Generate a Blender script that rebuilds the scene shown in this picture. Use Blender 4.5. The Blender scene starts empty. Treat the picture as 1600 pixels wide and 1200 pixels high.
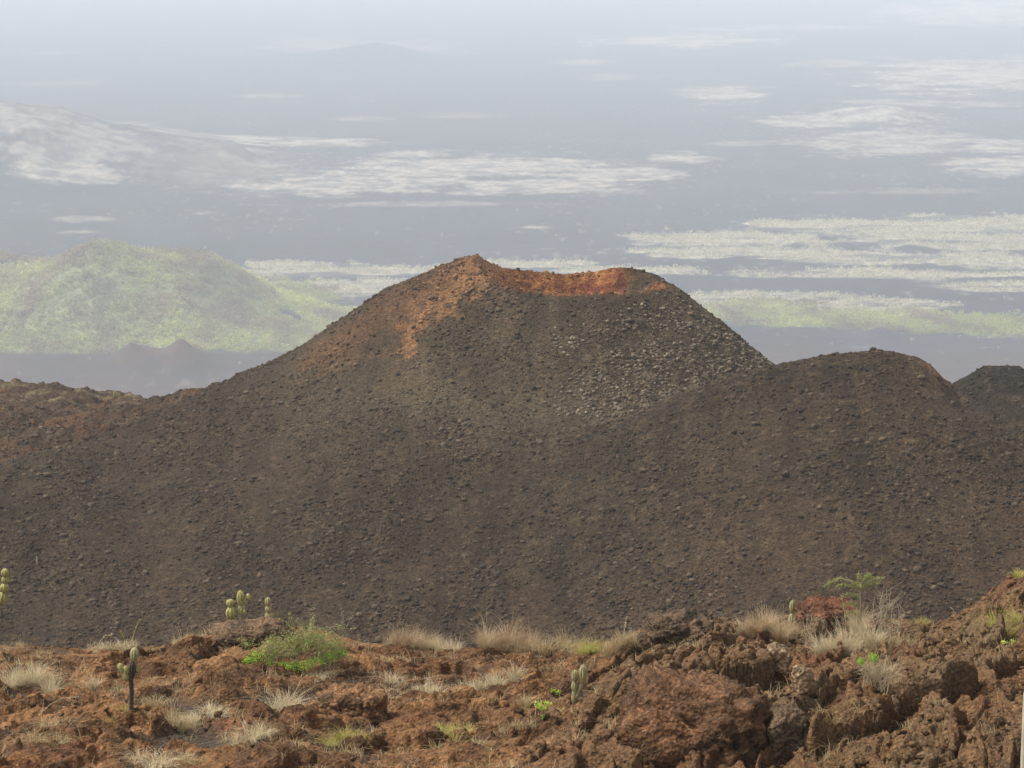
import bpy, math, random
import numpy as np
from mathutils import Vector, Matrix

# ------------------------------------------------------------------ camera, world, sun, exposure
SC = bpy.context.scene
COL = SC.collection
F = 4537.0                       # focal length in pixels of the 1600 px wide photograph
PHI = math.atan(800.0 / F)       # camera looks 10 degrees down
ZC = 480.0                       # camera height above the plain
Z0 = 300.0                       # the plain is surveyed at 300 units below the camera, then scaled by K to metres
K = ZC / Z0
cam = bpy.data.cameras.new("camera")
cam.sensor_width = 36.0
cam.lens = 36.0 * F / 1600.0
cam.clip_start = 0.5
cam.clip_end = 30000.0
camo = bpy.data.objects.new("camera", cam)
COL.objects.link(camo)
camo.location = (0, 0, ZC)
camo.rotation_euler = (math.radians(90) - PHI, 0, 0)
SC.camera = camo

SUN_EL, SUN_AZ = math.radians(57), math.radians(-88)   # azimuth from +Y, clockwise positive
world = bpy.data.worlds.new("World")
SC.world = world
world.use_nodes = True
nt = world.node_tree
nt.nodes.clear()
sky = nt.nodes.new("ShaderNodeTexSky")
sky.sky_type = 'NISHITA'
sky.sun_disc = False
sky.sun_elevation = SUN_EL
sky.sun_rotation = SUN_AZ
sky.dust_density = 5.0
sky.air_density = 1.0
sky.altitude = 800
hs = nt.nodes.new("ShaderNodeHueSaturation")
hs.inputs["Saturation"].default_value = 0.10
bg = nt.nodes.new("ShaderNodeBackground")
bg.inputs["Strength"].default_value = 0.13
wo = nt.nodes.new("ShaderNodeOutputWorld")
nt.links.new(sky.outputs[0], hs.inputs["Color"])
nt.links.new(hs.outputs[0], bg.inputs["Color"])
nt.links.new(bg.outputs[0], wo.inputs["Surface"])

sl = bpy.data.lights.new("sun", 'SUN')
sl.energy = 2.3
sl.angle = math.radians(9)
sl.color = (1.0, 0.95, 0.87)
so = bpy.data.objects.new("sun", sl)
COL.objects.link(so)
sd = Vector((math.sin(SUN_AZ) * math.cos(SUN_EL), math.cos(SUN_AZ) * math.cos(SUN_EL), math.sin(SUN_EL)))
so.rotation_euler = sd.to_track_quat('Z', 'Y').to_euler()
so.location = (0, 0, 400)

SC.view_settings.view_transform = 'Standard'
SC.view_settings.look = 'None'
SC.view_settings.exposure = 0.82
SC.view_settings.gamma = 1.0
SC.cycles.max_bounces = 5
SC.cycles.diffuse_bounces = 2
SC.cycles.glossy_bounces = 1
SC.cycles.volume_bounces = 2
SC.cycles.transparent_max_bounces = 4
SC.cycles.use_denoising = True

HAZE_DENSITY = 0.000142

# ------------------------------------------------------------------ numpy noise
def _h(ix, iy, seed):
    n = (ix.astype(np.int64) * 374761393 + iy.astype(np.int64) * 668265263 + seed * 974634777) & 0x7fffffff
    n = ((n ^ (n >> 13)) * 1274126177) & 0x7fffffff
    n = ((n ^ (n >> 15)) * 668265263) & 0x7fffffff
    return ((n ^ (n >> 16)) & 0xffffff) / float(0x1000000)

def perlin(x, y, seed=0):
    ix, iy = np.floor(x), np.floor(y)
    fx, fy = x - ix, y - iy
    u = fx * fx * fx * (fx * (fx * 6 - 15) + 10)
    v = fy * fy * fy * (fy * (fy * 6 - 15) + 10)
    def g(dx, dy):
        a = _h(ix + dx, iy + dy, seed) * (2 * math.pi)
        return np.cos(a) * (fx - dx) + np.sin(a) * (fy - dy)
    n00, n10, n01, n11 = g(0, 0), g(1, 0), g(0, 1), g(1, 1)
    a = n00 + u * (n10 - n00)
    b = n01 + u * (n11 - n01)
    return (a + v * (b - a)) * 1.5

def fbm(x, y, octs=4, seed=0, gain=0.5, lac=2.03):
    s = 0.0; a = 1.0; t = 0.0
    for i in range(octs):
        s = s + a * perlin(x, y, seed + i * 17)
        t += a; a *= gain; x = x * lac + 5.2; y = y * lac + 1.3
    return s / t

def ridged(x, y, octs=4, seed=0):
    s = 0.0; a = 1.0; t = 0.0
    for i in range(octs):
        s = s + a * (1 - 2 * np.abs(perlin(x, y, seed + i * 17)))
        t += a; a *= 0.5; x = x * 2.07 + 3.1; y = y * 2.07 + 7.7
    return s / t

def voronoi(x, y, seed=0, jit=0.95):
    """F1, F2, random of the nearest cell, offset to its centre"""
    ix, iy = np.floor(x), np.floor(y)
    f1 = np.full(x.shape, 9.0); f2 = np.full(x.shape, 9.0)
    cid = np.zeros(x.shape); ox = np.zeros(x.shape); oy = np.zeros(x.shape)
    for dx in (-1, 0, 1):
        for dy in (-1, 0, 1):
            cx, cy = ix + dx, iy + dy
            px = cx + 0.5 + jit * (_h(cx, cy, seed) - 0.5)
            py = cy + 0.5 + jit * (_h(cx, cy, seed + 101) - 0.5)
            d = np.hypot(px - x, py - y)
            nearer = d < f1
            f2 = np.where(nearer, f1, np.minimum(f2, d))
            f1 = np.where(nearer, d, f1)
            cid = np.where(nearer, _h(cx, cy, seed + 202), cid)
            ox = np.where(nearer, x - px, ox); oy = np.where(nearer, y - py, oy)
    return f1, f2, cid, ox, oy

def sst(a, b, x):
    t = np.clip((x - a) / (b - a), 0, 1)
    return t * t * (3 - 2 * t)

def smax(a, b, k):
    m = np.maximum(a, b)
    return m + k * np.log(np.exp((a - m) / k) + np.exp((b - m) / k))

# ------------------------------------------------------------------ survey helpers
CP, SP = math.cos(PHI), math.sin(PHI)
def ray(px, py):
    u = (px - 800.0) / F; v = (600.0 - py) / F
    return u, v * SP + CP, v * CP - SP
def at(px, py, D):
    """the place seen in direction px, py at distance D (along y)"""
    dx, dy, dz = ray(px, py)
    return Vector((dx / dy * D, D, ZC + dz / dy * D))
def seen(x, y, z, zc=None):
    """direction (px, py) in which a place is seen"""
    z = z - (ZC if zc is None else zc)
    f = y * CP - z * SP; up = y * SP + z * CP
    return 800 + F * x / f, 600 - F * up / f

# ------------------------------------------------------------------ mesh helpers
def tag(o, label=None, cat=None, group=None, kind=None):
    if label: o["label"] = label
    if cat: o["category"] = cat
    if group: o["group"] = group
    if kind: o["kind"] = kind
    return o

def mesh_obj(name, V, FA, mat, parent=None, smooth=False, attrs=None, loc=None, matidx=None):
    V = np.asarray(V, dtype=np.float32)
    FA = np.asarray(FA, dtype=np.int32)
    me = bpy.data.meshes.new(name)
    n, k = FA.shape
    me.vertices.add(len(V)); me.vertices.foreach_set("co", V.ravel())
    me.loops.add(n * k); me.loops.foreach_set("vertex_index", FA.ravel())
    me.polygons.add(n)
    me.polygons.foreach_set("loop_start", np.arange(0, n * k, k, dtype=np.int32))
    me.polygons.foreach_set("loop_total", np.full(n, k, dtype=np.int32))
    if smooth: me.polygons.foreach_set("use_smooth", np.ones(n, dtype=bool))
    mats = mat if isinstance(mat, (list, tuple)) else [mat]
    for m_ in mats: me.materials.append(m_)
    if matidx is not None: me.polygons.foreach_set("material_index", np.asarray(matidx, dtype=np.int32))
    for an, av in (attrs or {}).items():
        av = np.asarray(av, dtype=np.float32)
        if av.ndim == 2:
            a = me.attributes.new(an, 'FLOAT_COLOR', 'POINT')
            if av.shape[1] == 3: av = np.concatenate([av, np.ones((len(av), 1), np.float32)], 1)
            a.data.foreach_set("color", av.ravel())
        else:
            a = me.attributes.new(an, 'FLOAT', 'POINT'); a.data.foreach_set("value", av.ravel())
    me.update(calc_edges=True)
    o = bpy.data.objects.new(name, me)
    COL.objects.link(o)
    if loc is not None: o.location = loc
    if parent is not None: o.parent = parent
    return o

def empty(name, loc, rz=0.0):
    o = bpy.data.objects.new(name, None)
    COL.objects.link(o); o.location = loc; o.rotation_euler = (0, 0, rz)
    o.empty_display_size = 0.2
    return o

def grid_faces(nr, nc):
    i = np.arange(nr - 1)[:, None] * nc + np.arange(nc - 1)[None, :]
    i = i.ravel()
    return np.stack([i, i + 1, i + nc + 1, i + nc], 1)

def steps(*segs):
    """segs: (start, stop, step) pieces of one increasing axis"""
    out = []
    for a, b, s in segs:
        n = max(1, int(round((b - a) / s)))
        out.append(np.linspace(a, b, n, endpoint=False))
    out.append([segs[-1][1]])
    return np.concatenate(out)

class Height:
    def __init__(s, xs, ys, Z): s.xs, s.ys, s.Z = xs, ys, Z
    def __call__(s, x, y):
        x = np.atleast_1d(np.asarray(x, float)); y = np.atleast_1d(np.asarray(y, float))
        i = np.clip(np.searchsorted(s.xs, x) - 1, 0, len(s.xs) - 2)
        j = np.clip(np.searchsorted(s.ys, y) - 1, 0, len(s.ys) - 2)
        tx = np.clip((x - s.xs[i]) / (s.xs[i + 1] - s.xs[i]), 0, 1)
        ty = np.clip((y - s.ys[j]) / (s.ys[j + 1] - s.ys[j]), 0, 1)
        Z = s.Z
        return ((Z[j, i] * (1 - tx) + Z[j, i + 1] * tx) * (1 - ty) + (Z[j + 1, i] * (1 - tx) + Z[j + 1, i + 1] * tx) * ty)
    def hit(s, px, py, d0, d1, step=0.04):
        dx, dy, dz = ray(px, py)
        D = np.arange(d0, d1, step)
        x = dx / dy * D; z = ZC + dz / dy * D
        h = s(x, D)
        k = np.nonzero(z < h)[0]
        if len(k) == 0:
            k = [int(np.argmin(z - h))]
        k = k[0]
        return Vector((x[k], D[k], h[k]))

# ------------------------------------------------------------------ materials
def new_mat(name, rough=0.95):
    m = bpy.data.materials.new(name); m.use_nodes = True
    t = m.node_tree; b = t.nodes["Principled BSDF"]
    b.inputs["Roughness"].default_value = rough
    b.inputs["Specular IOR Level"].default_value = 0.15
    return m, t, b
def N(t, kind, **kw):
    n = t.nodes.new(kind)
    for k, v in kw.items():
        if k in n.inputs.keys(): n.inputs[k].default_value = v
        else: setattr(n, k, v)
    return n

def ground_mat(name, scale_fine, bump, var=0.35, bump_dist=0.05, scale2=None, c_lo=0.55, c_hi=1.5):
    """colour from the mesh's own mineral colour attribute, broken up by procedural grain"""
    m, t, b = new_mat(name)
    at_ = N(t, "ShaderNodeAttribute", attribute_name="col")
    tc = N(t, "ShaderNodeTexCoord")
    n1 = N(t, "ShaderNodeTexNoise", Scale=scale_fine, Detail=6.0, Roughness=0.7)
    n2 = N(t, "ShaderNodeTexVoronoi", Scale=(scale2 or scale_fine * 0.6))
    t.links.new(tc.outputs["Object"], n1.inputs["Vector"])
    t.links.new(tc.outputs["Object"], n2.inputs["Vector"])
    mr = N(t, "ShaderNodeMapRange"); mr.inputs[1].default_value = 0.3; mr.inputs[2].default_value = 0.7
    mr.inputs[3].default_value = c_lo; mr.inputs[4].default_value = c_hi
    t.links.new(n1.outputs[0], mr.inputs[0])
    sep = N(t, "ShaderNodeSeparateColor")
    t.links.new(n2.outputs["Color"], sep.inputs[0])
    mr2 = N(t, "ShaderNodeMapRange"); mr2.inputs[3].default_value = 1 - var; mr2.inputs[4].default_value = 1 + var
    t.links.new(sep.outputs[0], mr2.inputs[0])
    mu = N(t, "ShaderNodeMath", operation='MULTIPLY')
    t.links.new(mr.outputs[0], mu.inputs[0]); t.links.new(mr2.outputs[0], mu.inputs[1])
    vm = N(t, "ShaderNodeVectorMath", operation='SCALE')
    t.links.new(at_.outputs["Color"], vm.inputs[0]); t.links.new(mu.outputs[0], vm.inputs["Scale"])
    t.links.new(vm.outputs[0], b.inputs["Base Color"])
    if bump > 0:
        ad = N(t, "ShaderNodeMath", operation='ADD')
        t.links.new(n1.outputs[0], ad.inputs[0]); t.links.new(n2.outputs["Distance"], ad.inputs[1])
        bp = N(t, "ShaderNodeBump", Strength=bump, Distance=bump_dist)
        t.links.new(ad.outputs[0], bp.inputs["Height"])
        t.links.new(bp.outputs[0], b.inputs["Normal"])
    return m

def plant_mat(name, c1, c2, scale=30.0, trans=0.0, rough=0.8):
    m, t, b = new_mat(name, rough)
    tc = N(t, "ShaderNodeTexCoord")
    n1 = N(t, "ShaderNodeTexNoise", Scale=scale, Detail=3.0)
    t.links.new(tc.outputs["Object"], n1.inputs["Vector"])
    cr = N(t, "ShaderNodeValToRGB")
    cr.color_ramp.elements[0].position = 0.35; cr.color_ramp.elements[1].position = 0.65
    cr.color_ramp.elements[0].color = (*c1, 1); cr.color_ramp.elements[1].color = (*c2, 1)
    t.links.new(n1.outputs[0], cr.inputs[0])
    t.links.new(cr.outputs[0], b.inputs["Base Color"])
    if trans > 0:
        tr = N(t, "ShaderNodeBsdfTranslucent"); mx = N(t, "ShaderNodeMixShader"); mx.inputs[0].default_value = trans
        t.links.new(cr.outputs[0], tr.inputs[0])
        t.links.new(b.outputs[0], mx.inputs[1]); t.links.new(tr.outputs[0], mx.inputs[2])
        t.links.new(mx.outputs[0], t.nodes["Material Output"].inputs["Surface"])
    return m

M_plain = ground_mat("plain_lava_and_scrub", 0.05, 0.0, var=0.12, scale2=0.12, c_lo=0.8, c_hi=1.2)
M_slope = ground_mat("dark_scoria", 5.5, 1.0, var=0.38, bump_dist=0.12, scale2=4.2, c_lo=0.25, c_hi=1.95)
M_rock = ground_mat("scoria_rubble", 4.0, 0.5, var=0.3, bump_dist=0.08)
M_fore = ground_mat("red_lava", 10.0, 0.9, var=0.28, bump_dist=0.05, scale2=15.0, c_lo=0.38, c_hi=1.7)
M_boul = ground_mat("lava_boulder", 9.0, 1.0, var=0.3, bump_dist=0.06, scale2=13.0, c_lo=0.35, c_hi=1.75)
M_far_tree = ground_mat("far_foliage", 0.2, 0.0, var=0.2, scale2=0.5, c_lo=0.8, c_hi=1.2)
_t = M_far_tree.node_tree; _b = _t.nodes["Principled BSDF"]
_src = _b.inputs["Base Color"].links[0].from_socket
_tr = _t.nodes.new("ShaderNodeBsdfTranslucent"); _mx = _t.nodes.new("ShaderNodeMixShader"); _mx.inputs[0].default_value = 0.5
_t.links.new(_src, _tr.inputs[0]); _t.links.new(_b.outputs[0], _mx.inputs[1]); _t.links.new(_tr.outputs[0], _mx.inputs[2])
_t.links.new(_mx.outputs[0], _t.nodes["Material Output"].inputs["Surface"])
M_straw = plant_mat("dry_grass", (0.34, 0.255, 0.13), (0.56, 0.45, 0.26), 6.0, 0.25)
M_straw_o = plant_mat("orange_grass", (0.33, 0.215, 0.115), (0.58, 0.46, 0.29), 3.0, 0.25)
M_straw_p = plant_mat("pale_grass", (0.46, 0.37, 0.225), (0.68, 0.58, 0.39), 5.0, 0.25)
M_straw_g = plant_mat("yellow_green_grass", (0.33, 0.32, 0.07), (0.54, 0.47, 0.17), 5.0, 0.3)
M_twig = plant_mat("bare_twig", (0.24, 0.19, 0.13), (0.42, 0.36, 0.26), 8.0)
M_leaf_b = plant_mat("bright_leaf", (0.20, 0.38, 0.04), (0.38, 0.60, 0.08), 5.0, 0.35)
M_leaf_o = plant_mat("olive_leaf", (0.23, 0.27, 0.08), (0.41, 0.43, 0.15), 6.0, 0.3)
M_leaf_y = plant_mat("lime_leaf", (0.42, 0.54, 0.08), (0.66, 0.74, 0.16), 8.0, 0.35)
M_cactus = plant_mat("cactus_skin", (0.25, 0.24, 0.09), (0.43, 0.39, 0.16), 14.0)
M_cactus_g = plant_mat("cactus_skin_grey", (0.22, 0.21, 0.10), (0.42, 0.38, 0.20), 14.0)
M_cactus_b = plant_mat("cactus_skin_green", (0.22, 0.32, 0.08), (0.38, 0.46, 0.14), 14.0)
M_stem_d = plant_mat("cactus_dark_stem", (0.035, 0.03, 0.026), (0.09, 0.075, 0.06), 20.0)
M_spine = plant_mat("cactus_spine", (0.45, 0.38, 0.22), (0.65, 0.58, 0.40), 20.0)
M_stake = plant_mat("bleached_wood", (0.30, 0.26, 0.18), (0.46, 0.41, 0.31), 4.0)

rng = np.random.default_rng(7)

# ================================================================== 1. THE PLAIN
ds = [1400.0]
while ds[-1] < 10600: ds.append(ds[-1] + ds[-1] ** 2 / (F * 270) * 1.05)
Dp = np.concatenate([np.linspace(-1500, 1300, 16), ds, np.linspace(10800, 14500, 20)])
ucol = np.linspace(-0.20, 0.20, 821)
tout = np.array([0.02, 0.06, 0.14, 0.3, 0.55, 1.0])
Dm = np.maximum(Dp, 1400.0)[:, None]
Xin = ucol[None, :] * Dm
edge = 0.20 * Dm
Xout = edge + tout[None, :] * (6500 - edge)
Xp = np.concatenate([-Xout[:, ::-1], Xin, Xout], 1)
Yp = np.repeat(Dp[:, None], Xp.shape[1], 1)

DROP = 0.012
def fall(Y): return -DROP * np.maximum(Y - 1600, 0)      # the flank keeps falling away towards the coast
def pbump(cx, cy, sx, sy, h, X, Y, p=1.0):
    q = ((X - cx) / sx) ** 2 + ((Y - cy) / sy) ** 2
    return h * np.exp(-q ** p)

def plain_h(X, Y):
    h = 2.2 * fbm(X / 260, Y / 420, 4, 3)
    k = sst(1300, 1600, Y)
    h = h * k
    wob = 0.16 * fbm(X / 60, Y / 80, 3, 9)
    def hill(px, py_base, D, h_px, wx_px, sy, p=1.0):
        mpp = D / F
        cx = (px - 800) * mpp
        return pbump(cx, D, wx_px * mpp, sy, h_px * mpp, X, Y, p) * (1 + wob)
    # scrub-covered hill and its lower neighbour
    h = h + hill(225, 540, 1960, 104, 175, 130, 1.25)
    h = h + hill(165, 540, 1960, 10, 40, 50)
    h = h + hill(-70, 540, 1990, 100, 150, 130)
    h = h + hill(100, 540, 1900, 30, 120, 70)
    h = h + hill(400, 540, 1980, 20, 110, 90)
    # two small cinder mounds with a saddle between them
    h = h + hill(196, 560, 1762, 34, 30, 22, 0.7) + hill(276, 560, 1762, 42, 36, 24, 0.7)
    # long low pale ridge far on the left, faint hill beyond it
    h = h + hill(-20, 300, 3250, 85, 260, 330) * (1 + 0.3 * fbm(X / 120, Y / 160, 4, 21))
    h = h + hill(300, 300, 3200, 14, 60, 120)
    h = h + hill(358, 290, 3220, 20, 28, 60)
    h = h + hill(590, 100, 5410, 26, 70, 240) + hill(470, 100, 5410, 10, 90, 240)
    h = h + hill(1300, 220, 4070, 9, 26, 120) + hill(1380, 230, 3960, 16, 60, 140)
    h = h + hill(1245, 390, 2420, 9, 26, 40) + hill(1385, 510, 1905, 15, 24, 22) + hill(1425, 390, 2420, 8, 30, 30)
    return h + fall(Y)
Hp = plain_h(Xp, Yp)
PX, PY = seen(Xp, np.maximum(Yp, 800), fall(np.maximum(Yp, 800)), Z0)   # survey coordinates of the flat ground itself
# streaky wander of the patch edges
wx = 38 * fbm(Xp / 300, Yp / 300, 4, 31)
sc_ = (1600.0 / np.maximum(Yp, 900))
nz = fbm(Xp / 100, Yp / 130, 6, 41, 0.66) * 1.35
nzf = fbm(Xp / 12, Yp / 34, 3, 51, 0.6)
nzs = fbm(PX / 130 + 3, PY / 8.0, 5, 44, 0.62)
nzh = fbm(PX / 26, PY / 5.0, 4, 45, 0.65)
def patch(cx, cy, rx, ry, k=1.0, e=0.45):
    q = np.sqrt(((PX + wx * 0.8 - cx) / (rx * 1.12)) ** 2 + ((PY + 0.06 * wx - cy) / (ry * 1.3)) ** 2)
    return k * sst(0, e, 1.0 - q + 0.45 * nz + 0.70 * nzs + 0.35 * nzh + 0.25 * nzf)
def union(L, e=.45):
    m = np.zeros_like(Xp)
    for a in L: m = np.maximum(m, patch(*(tuple(a) + (1.0,))[:5], e))
    return m
pale = union([(80, 262, 190, 26), (110, 288, 120, 12), (30, 185, 60, 16, .6), (190, 207, 90, 14, .8), (90, 225, 130, 14, .6),
              (370, 222, 150, 9), (500, 222, 110, 8), (650, 242, 70, 6), (330, 246, 110, 9, .7), (380, 262, 100, 8, .6),
              (540, 292, 190, 14), (640, 270, 170, 20), (760, 262, 250, 18), (850, 290, 180, 15), (1060, 246, 60, 8), (960, 272, 130, 14),
              (1070, 64, 170, 10), (1250, 44, 190, 5, .7), (1560, 18, 210, 22), (1510, 118, 190, 26), (1310, 100, 90, 6, .6), (900, 97, 50, 6, .6),
              (1130, 148, 76, 12), (1330, 190, 150, 10), (1390, 222, 170, 22, .8), (1570, 228, 90, 10), (1560, 258, 110, 15), (1170, 225, 60, 6, .6),
              (560, 76, 180, 15, .5), (100, 130, 90, 5, .35), (420, 150, 60, 3, .5), (60, 82, 90, 4, .3), (830, 355, 30, 3, .8), (320, 332, 16, 3), (560, 186, 60, 4, .5), (720, 180, 70, 4, .4), (950, 120, 60, 4, .4),
              (140, 345, 60, 4, .5), (140, 365, 40, 3, .6), (330, 268, 190, 26, .4), (1440, 160, 150, 6, .6), (1420, 300, 160, 5, .4), (620, 320, 260, 4, .5)], .62)
cream = union([(1140, 378, 150, 15), (1290, 352, 110, 12), (1450, 352, 210, 14), (1500, 372, 160, 22, .9), (1330, 402, 240, 9), (1080, 395, 80, 9), (1560, 405, 120, 12),
               (1330, 428, 330, 6), (1540, 446, 140, 10), (850, 414, 130, 6), (980, 424, 130, 5), (1180, 470, 130, 14), (1370, 478, 120, 12),
               (520, 422, 210, 10), (430, 413, 60, 8), (550, 450, 190, 15), (700, 416, 60, 5)])
green = union([(1180, 488, 130, 14), (1330, 498, 200, 13), (1490, 506, 170, 14), (1620, 512, 140, 14), (480, 497, 190, 22), (300, 525, 300, 22), (60, 528, 160, 20),
               (180, 494, 280, 50), (-40, 494, 240, 52), (230, 530, 380, 42), (40, 540, 260, 40), (200, 560, 300, 30), (430, 470, 120, 30)])
hole = np.maximum(patch(545, 478, 70, 6), np.maximum(patch(1250, 440, 190, 4, 1), np.maximum(patch(1300, 450, 260, 6), patch(640, 432, 60, 4))))
hole = np.maximum(hole, np.maximum(patch(30, 500, 30, 4), patch(1500, 462, 130, 6)))
brk = sst(-.30, .15, fbm(PX / 60 + 9, PY / 4.5, 5, 47, .65))
stk = sst(-.22, .10, fbm(PX / 190, PY / 7.5, 4, 48, .6))
PYH = seen(Xp, np.maximum(Yp, 800), Hp, Z0)[1]
green0 = green
green = np.maximum(green * sst(554, 545, PYH + 6 * nz + 5 * nzh) * np.where(PX > 900, sst(10, 0, PY - (503 + (PX - 1130) * .052) + 5 * nz), 1), 0)
cream = cream * (.15 + .85 * stk)
pale = pale * (.30 + .70 * brk) * (1 - .35 * sst(420, 250, PX) * sst(300, 260, PY) * sst(120, 160, PY))
cream = cream * (1 - hole); green = green * (1 - hole * 0.9)
brown = sst(525, 570, PY + 18 * nz)
lava = np.array([0.026, 0.027, 0.034]); lavab = np.array([0.055, 0.031, 0.021])
cP = np.array([0.34, 0.295, 0.24]); cC = np.array([0.43, 0.39, 0.29]); cG = np.array([0.23, 0.25, 0.12])
def mixc(a, b, m): return a * (1 - m[..., None]) + b * m[..., None]
mnd = np.clip(sum(pbump((p - 800) * 1762 / F, 1762, w * 1762 / F, 30, 1.4, Xp, Yp) for p, w in ((196, 30), (276, 38))), 0, 1)
green = green * (1 - sst(.2, .4, mnd))
c = np.zeros(Xp.shape + (3,)) + lava
c = c * (1 + 0.55 * fbm(Xp / 90, Yp / 200, 4, 61))[..., None]
c = mixc(c, np.zeros_like(c) + lavab, brown * (0.65 + 0.35 * np.clip(nz * 2, -1, 1)))
speck = sst(0.25, 0.6, fbm(Xp / 8, Yp / 26, 4, 71) + .35 * fbm(Xp / 160, Yp / 200, 3, 72)) * 0.42
c = mixc(c, np.zeros_like(c) + cP * 0.8, speck * (1 - brown * .5))
c = mixc(c, np.zeros_like(c) + cP, pale * (0.78 + 0.22 * np.clip(nzf * 2, -1, 1)))
c = mixc(c, np.zeros_like(c) + cC, cream * (0.8 + 0.2 * np.clip(nzf * 2, -1, 1)))
c = mixc(c, np.zeros_like(c) + cG * .9, green * (0.75 + 0.25 * np.clip(nzf * 2, -1, 1)))
mound = np.clip(sum(pbump((p - 800) * 1762 / F, 1762, w * 1762 / F, 24, 1.4, Xp, Yp) for p, w in ((196, 27), (276, 34))), 0, 1)
c = mixc(c, np.zeros_like(c) + np.array([0.060, 0.034, 0.024]), sst(0.25, 0.6, mound + .15 * nz))
V = np.stack([Xp, Yp, Hp], -1).reshape(-1, 3) * K
tag(mesh_obj("plain", V, grid_faces(*Xp.shape), M_plain, smooth=True, attrs={"col": c.reshape(-1, 3)}), kind="structure")

# --- far scrub: leafy crowns spread over the patches
def crowns(P, R, C, ntri, seed, squash=0.75):
    """P centres on the ground, R crown radii, C colours -> one soup of leaf-clump triangles"""
    r = np.random.default_rng(seed)
    n = len(P)
    d = r.normal(size=(n, ntri, 3)); d /= np.linalg.norm(d, axis=2, keepdims=True)
    rad = 0.45 + 0.6 * r.random((n, ntri, 1)) ** 0.6
    cen = d * rad * R[:, None, None]
    cen[..., 2] = cen[..., 2] * squash + R[:, None] * squash * 0.85
    cen = cen + P[:, None, :]
    s = R[:, None, None, None] * (0.20 + 0.16 * r.random((n, ntri, 1, 1)))
    off = r.normal(size=(n, ntri, 3, 3))
    V = cen[:, :, None, :] + off * s * 0.8
    col = C[:, None, None, :] * (0.85 + 0.3 * r.random((n, ntri, 1, 1))) * np.ones((1, 1, 3, 1))
    V = V.reshape(-1, 3)
    return V, np.arange(len(V)).reshape(-1, 3), col.reshape(-1, 3)

sel = (Yp > 1500) & (Yp < 2850) & (np.abs(Xp) < 0.19 * Yp)
def sample(mask, n, r):
    w = (mask * sel)
    # weight by cell area so that the density is even on the ground
    area = np.gradient(Dp)[:, None] * Dm * (ucol[1] - ucol[0])
    w = (w * area).ravel(); w = w / w.sum()
    k = r.choice(len(w), n, p=w)
    jx = (r.random(n) - .5) * 2.0; jy = (r.random(n) - .5) * 4
    x = Xp.ravel()[k] + jx; y = Yp.ravel()[k] + jy
    return x, y, k
r = np.random.default_rng(5)
xg, yg, _ = sample(sst(.12, .8, green), 26000, r)
zg = plain_h(xg, yg)
tone = 1.2 * fbm(xg / 34, yg / 60, 3, 81); t2 = fbm(xg / 60, yg / 90, 3, 83)
onhill = sst(8, 30, zg - fall(yg))
gcol = np.stack([0.34 + 0 * tone, 0.35 + 0 * tone, 0.12 + 0 * tone], 1)
dry = np.array([0.235, 0.18, 0.12])
wd = np.clip(0.36 + 1.5 * tone + 0.30 * onhill - 0.1, 0, 1)[:, None]
gcol = gcol * (1 - wd) + dry * wd
gcol = gcol * 1.35 * (0.9 + 0.5 * np.clip(t2, -.6, .9)[:, None])
Rg = 1.0 + 2.2 * r.random(len(xg)) ** 3 + 1.0 * np.clip(tone, 0, 1)
V, FA, Cc = crowns(np.stack([xg, yg, zg - .3], 1), Rg, gcol, 26, 3); V = V * K
tag(mesh_obj("scrub_woodland", V, FA, M_far_tree, attrs={"col": Cc}), "olive green and dry brown scrub covering the far hill on the left and the flat ground below it", "scrub", kind="stuff")
xc_, yc_, _ = sample(sst(.12, .8, cream), 17000, r)
zc_ = plain_h(xc_, yc_)
ccol = np.array([0.50, 0.46, 0.33]) * (0.8 + 0.4 * r.random((len(xc_), 1)))
V, FA, Cc = crowns(np.stack([xc_, yc_, zc_ - .3], 1), 0.8 + 1.9 * r.random(len(xc_)) ** 3, ccol, 18, 4); V = V * K
tag(mesh_obj("pale_scrub", V, FA, M_far_tree, attrs={"col": Cc}), "pale straw coloured scrub in long streaks across the far lava plain", "scrub", kind="stuff")

# --- lone bleached trees standing on the bare lava, one object each
def lone_tree(seed):
    r = np.random.default_rng(seed)
    VV = []; FF = []; n = 0
    def tube(p, q, a, b):
        nonlocal n
        p = np.array(p, float); q = np.array(q, float); d = q - p; d /= np.linalg.norm(d) + 1e-9
        u = np.cross(d, [0.3, 0.9, 0.1]); u /= np.linalg.norm(u); w = np.cross(d, u)
        for c0, rr in ((p, a), (q, b)):
            for i in range(4):
                an = i * math.pi / 2
                VV.append(c0 + rr * (math.cos(an) * u + math.sin(an) * w))
        for i in range(4):
            j = (i + 1) % 4; FF.append((n + i, n + j, n + 4 + j, n + 4 + i))
        n += 8
    tube((0, 0, -.3), (0.2, 0, 3.0), .32, .22)
    for i in range(7):
        a = r.random() * 6.28; h = 2.2 + 1.2 * r.random(); l = 1.4 + 1.3 * r.random()
        tube((0.15, 0, h - .6), (0.2 + l * math.cos(a) * .8, l * math.sin(a) * .8, h + l), .15, .05)
    tr = (np.array(VV), np.array(FF))
    V, FA, Cc = crowns(np.array([[0.2, 0, 2.4]]), np.array([2.1]), np.array([[0.42, 0.39, 0.30]]), 34, seed + 50)
    return tr, (V, FA, Cc)
protos = []
for s in range(3):
    (tv, tf), (cv, cf, cc) = lone_tree(s)
    e = empty("lone_tree", (0, 0, 0))
    tag(e, "small pale leafless tree standing alone on the dark lava of the far plain", "tree", "lone trees dotted over the far lava plain")
    mesh_obj("trunk", tv, tf, M_twig, e)
    mesh_obj("crown", cv, cf, M_far_tree, e, attrs={"col": cc})
    protos.append(e)
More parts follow.
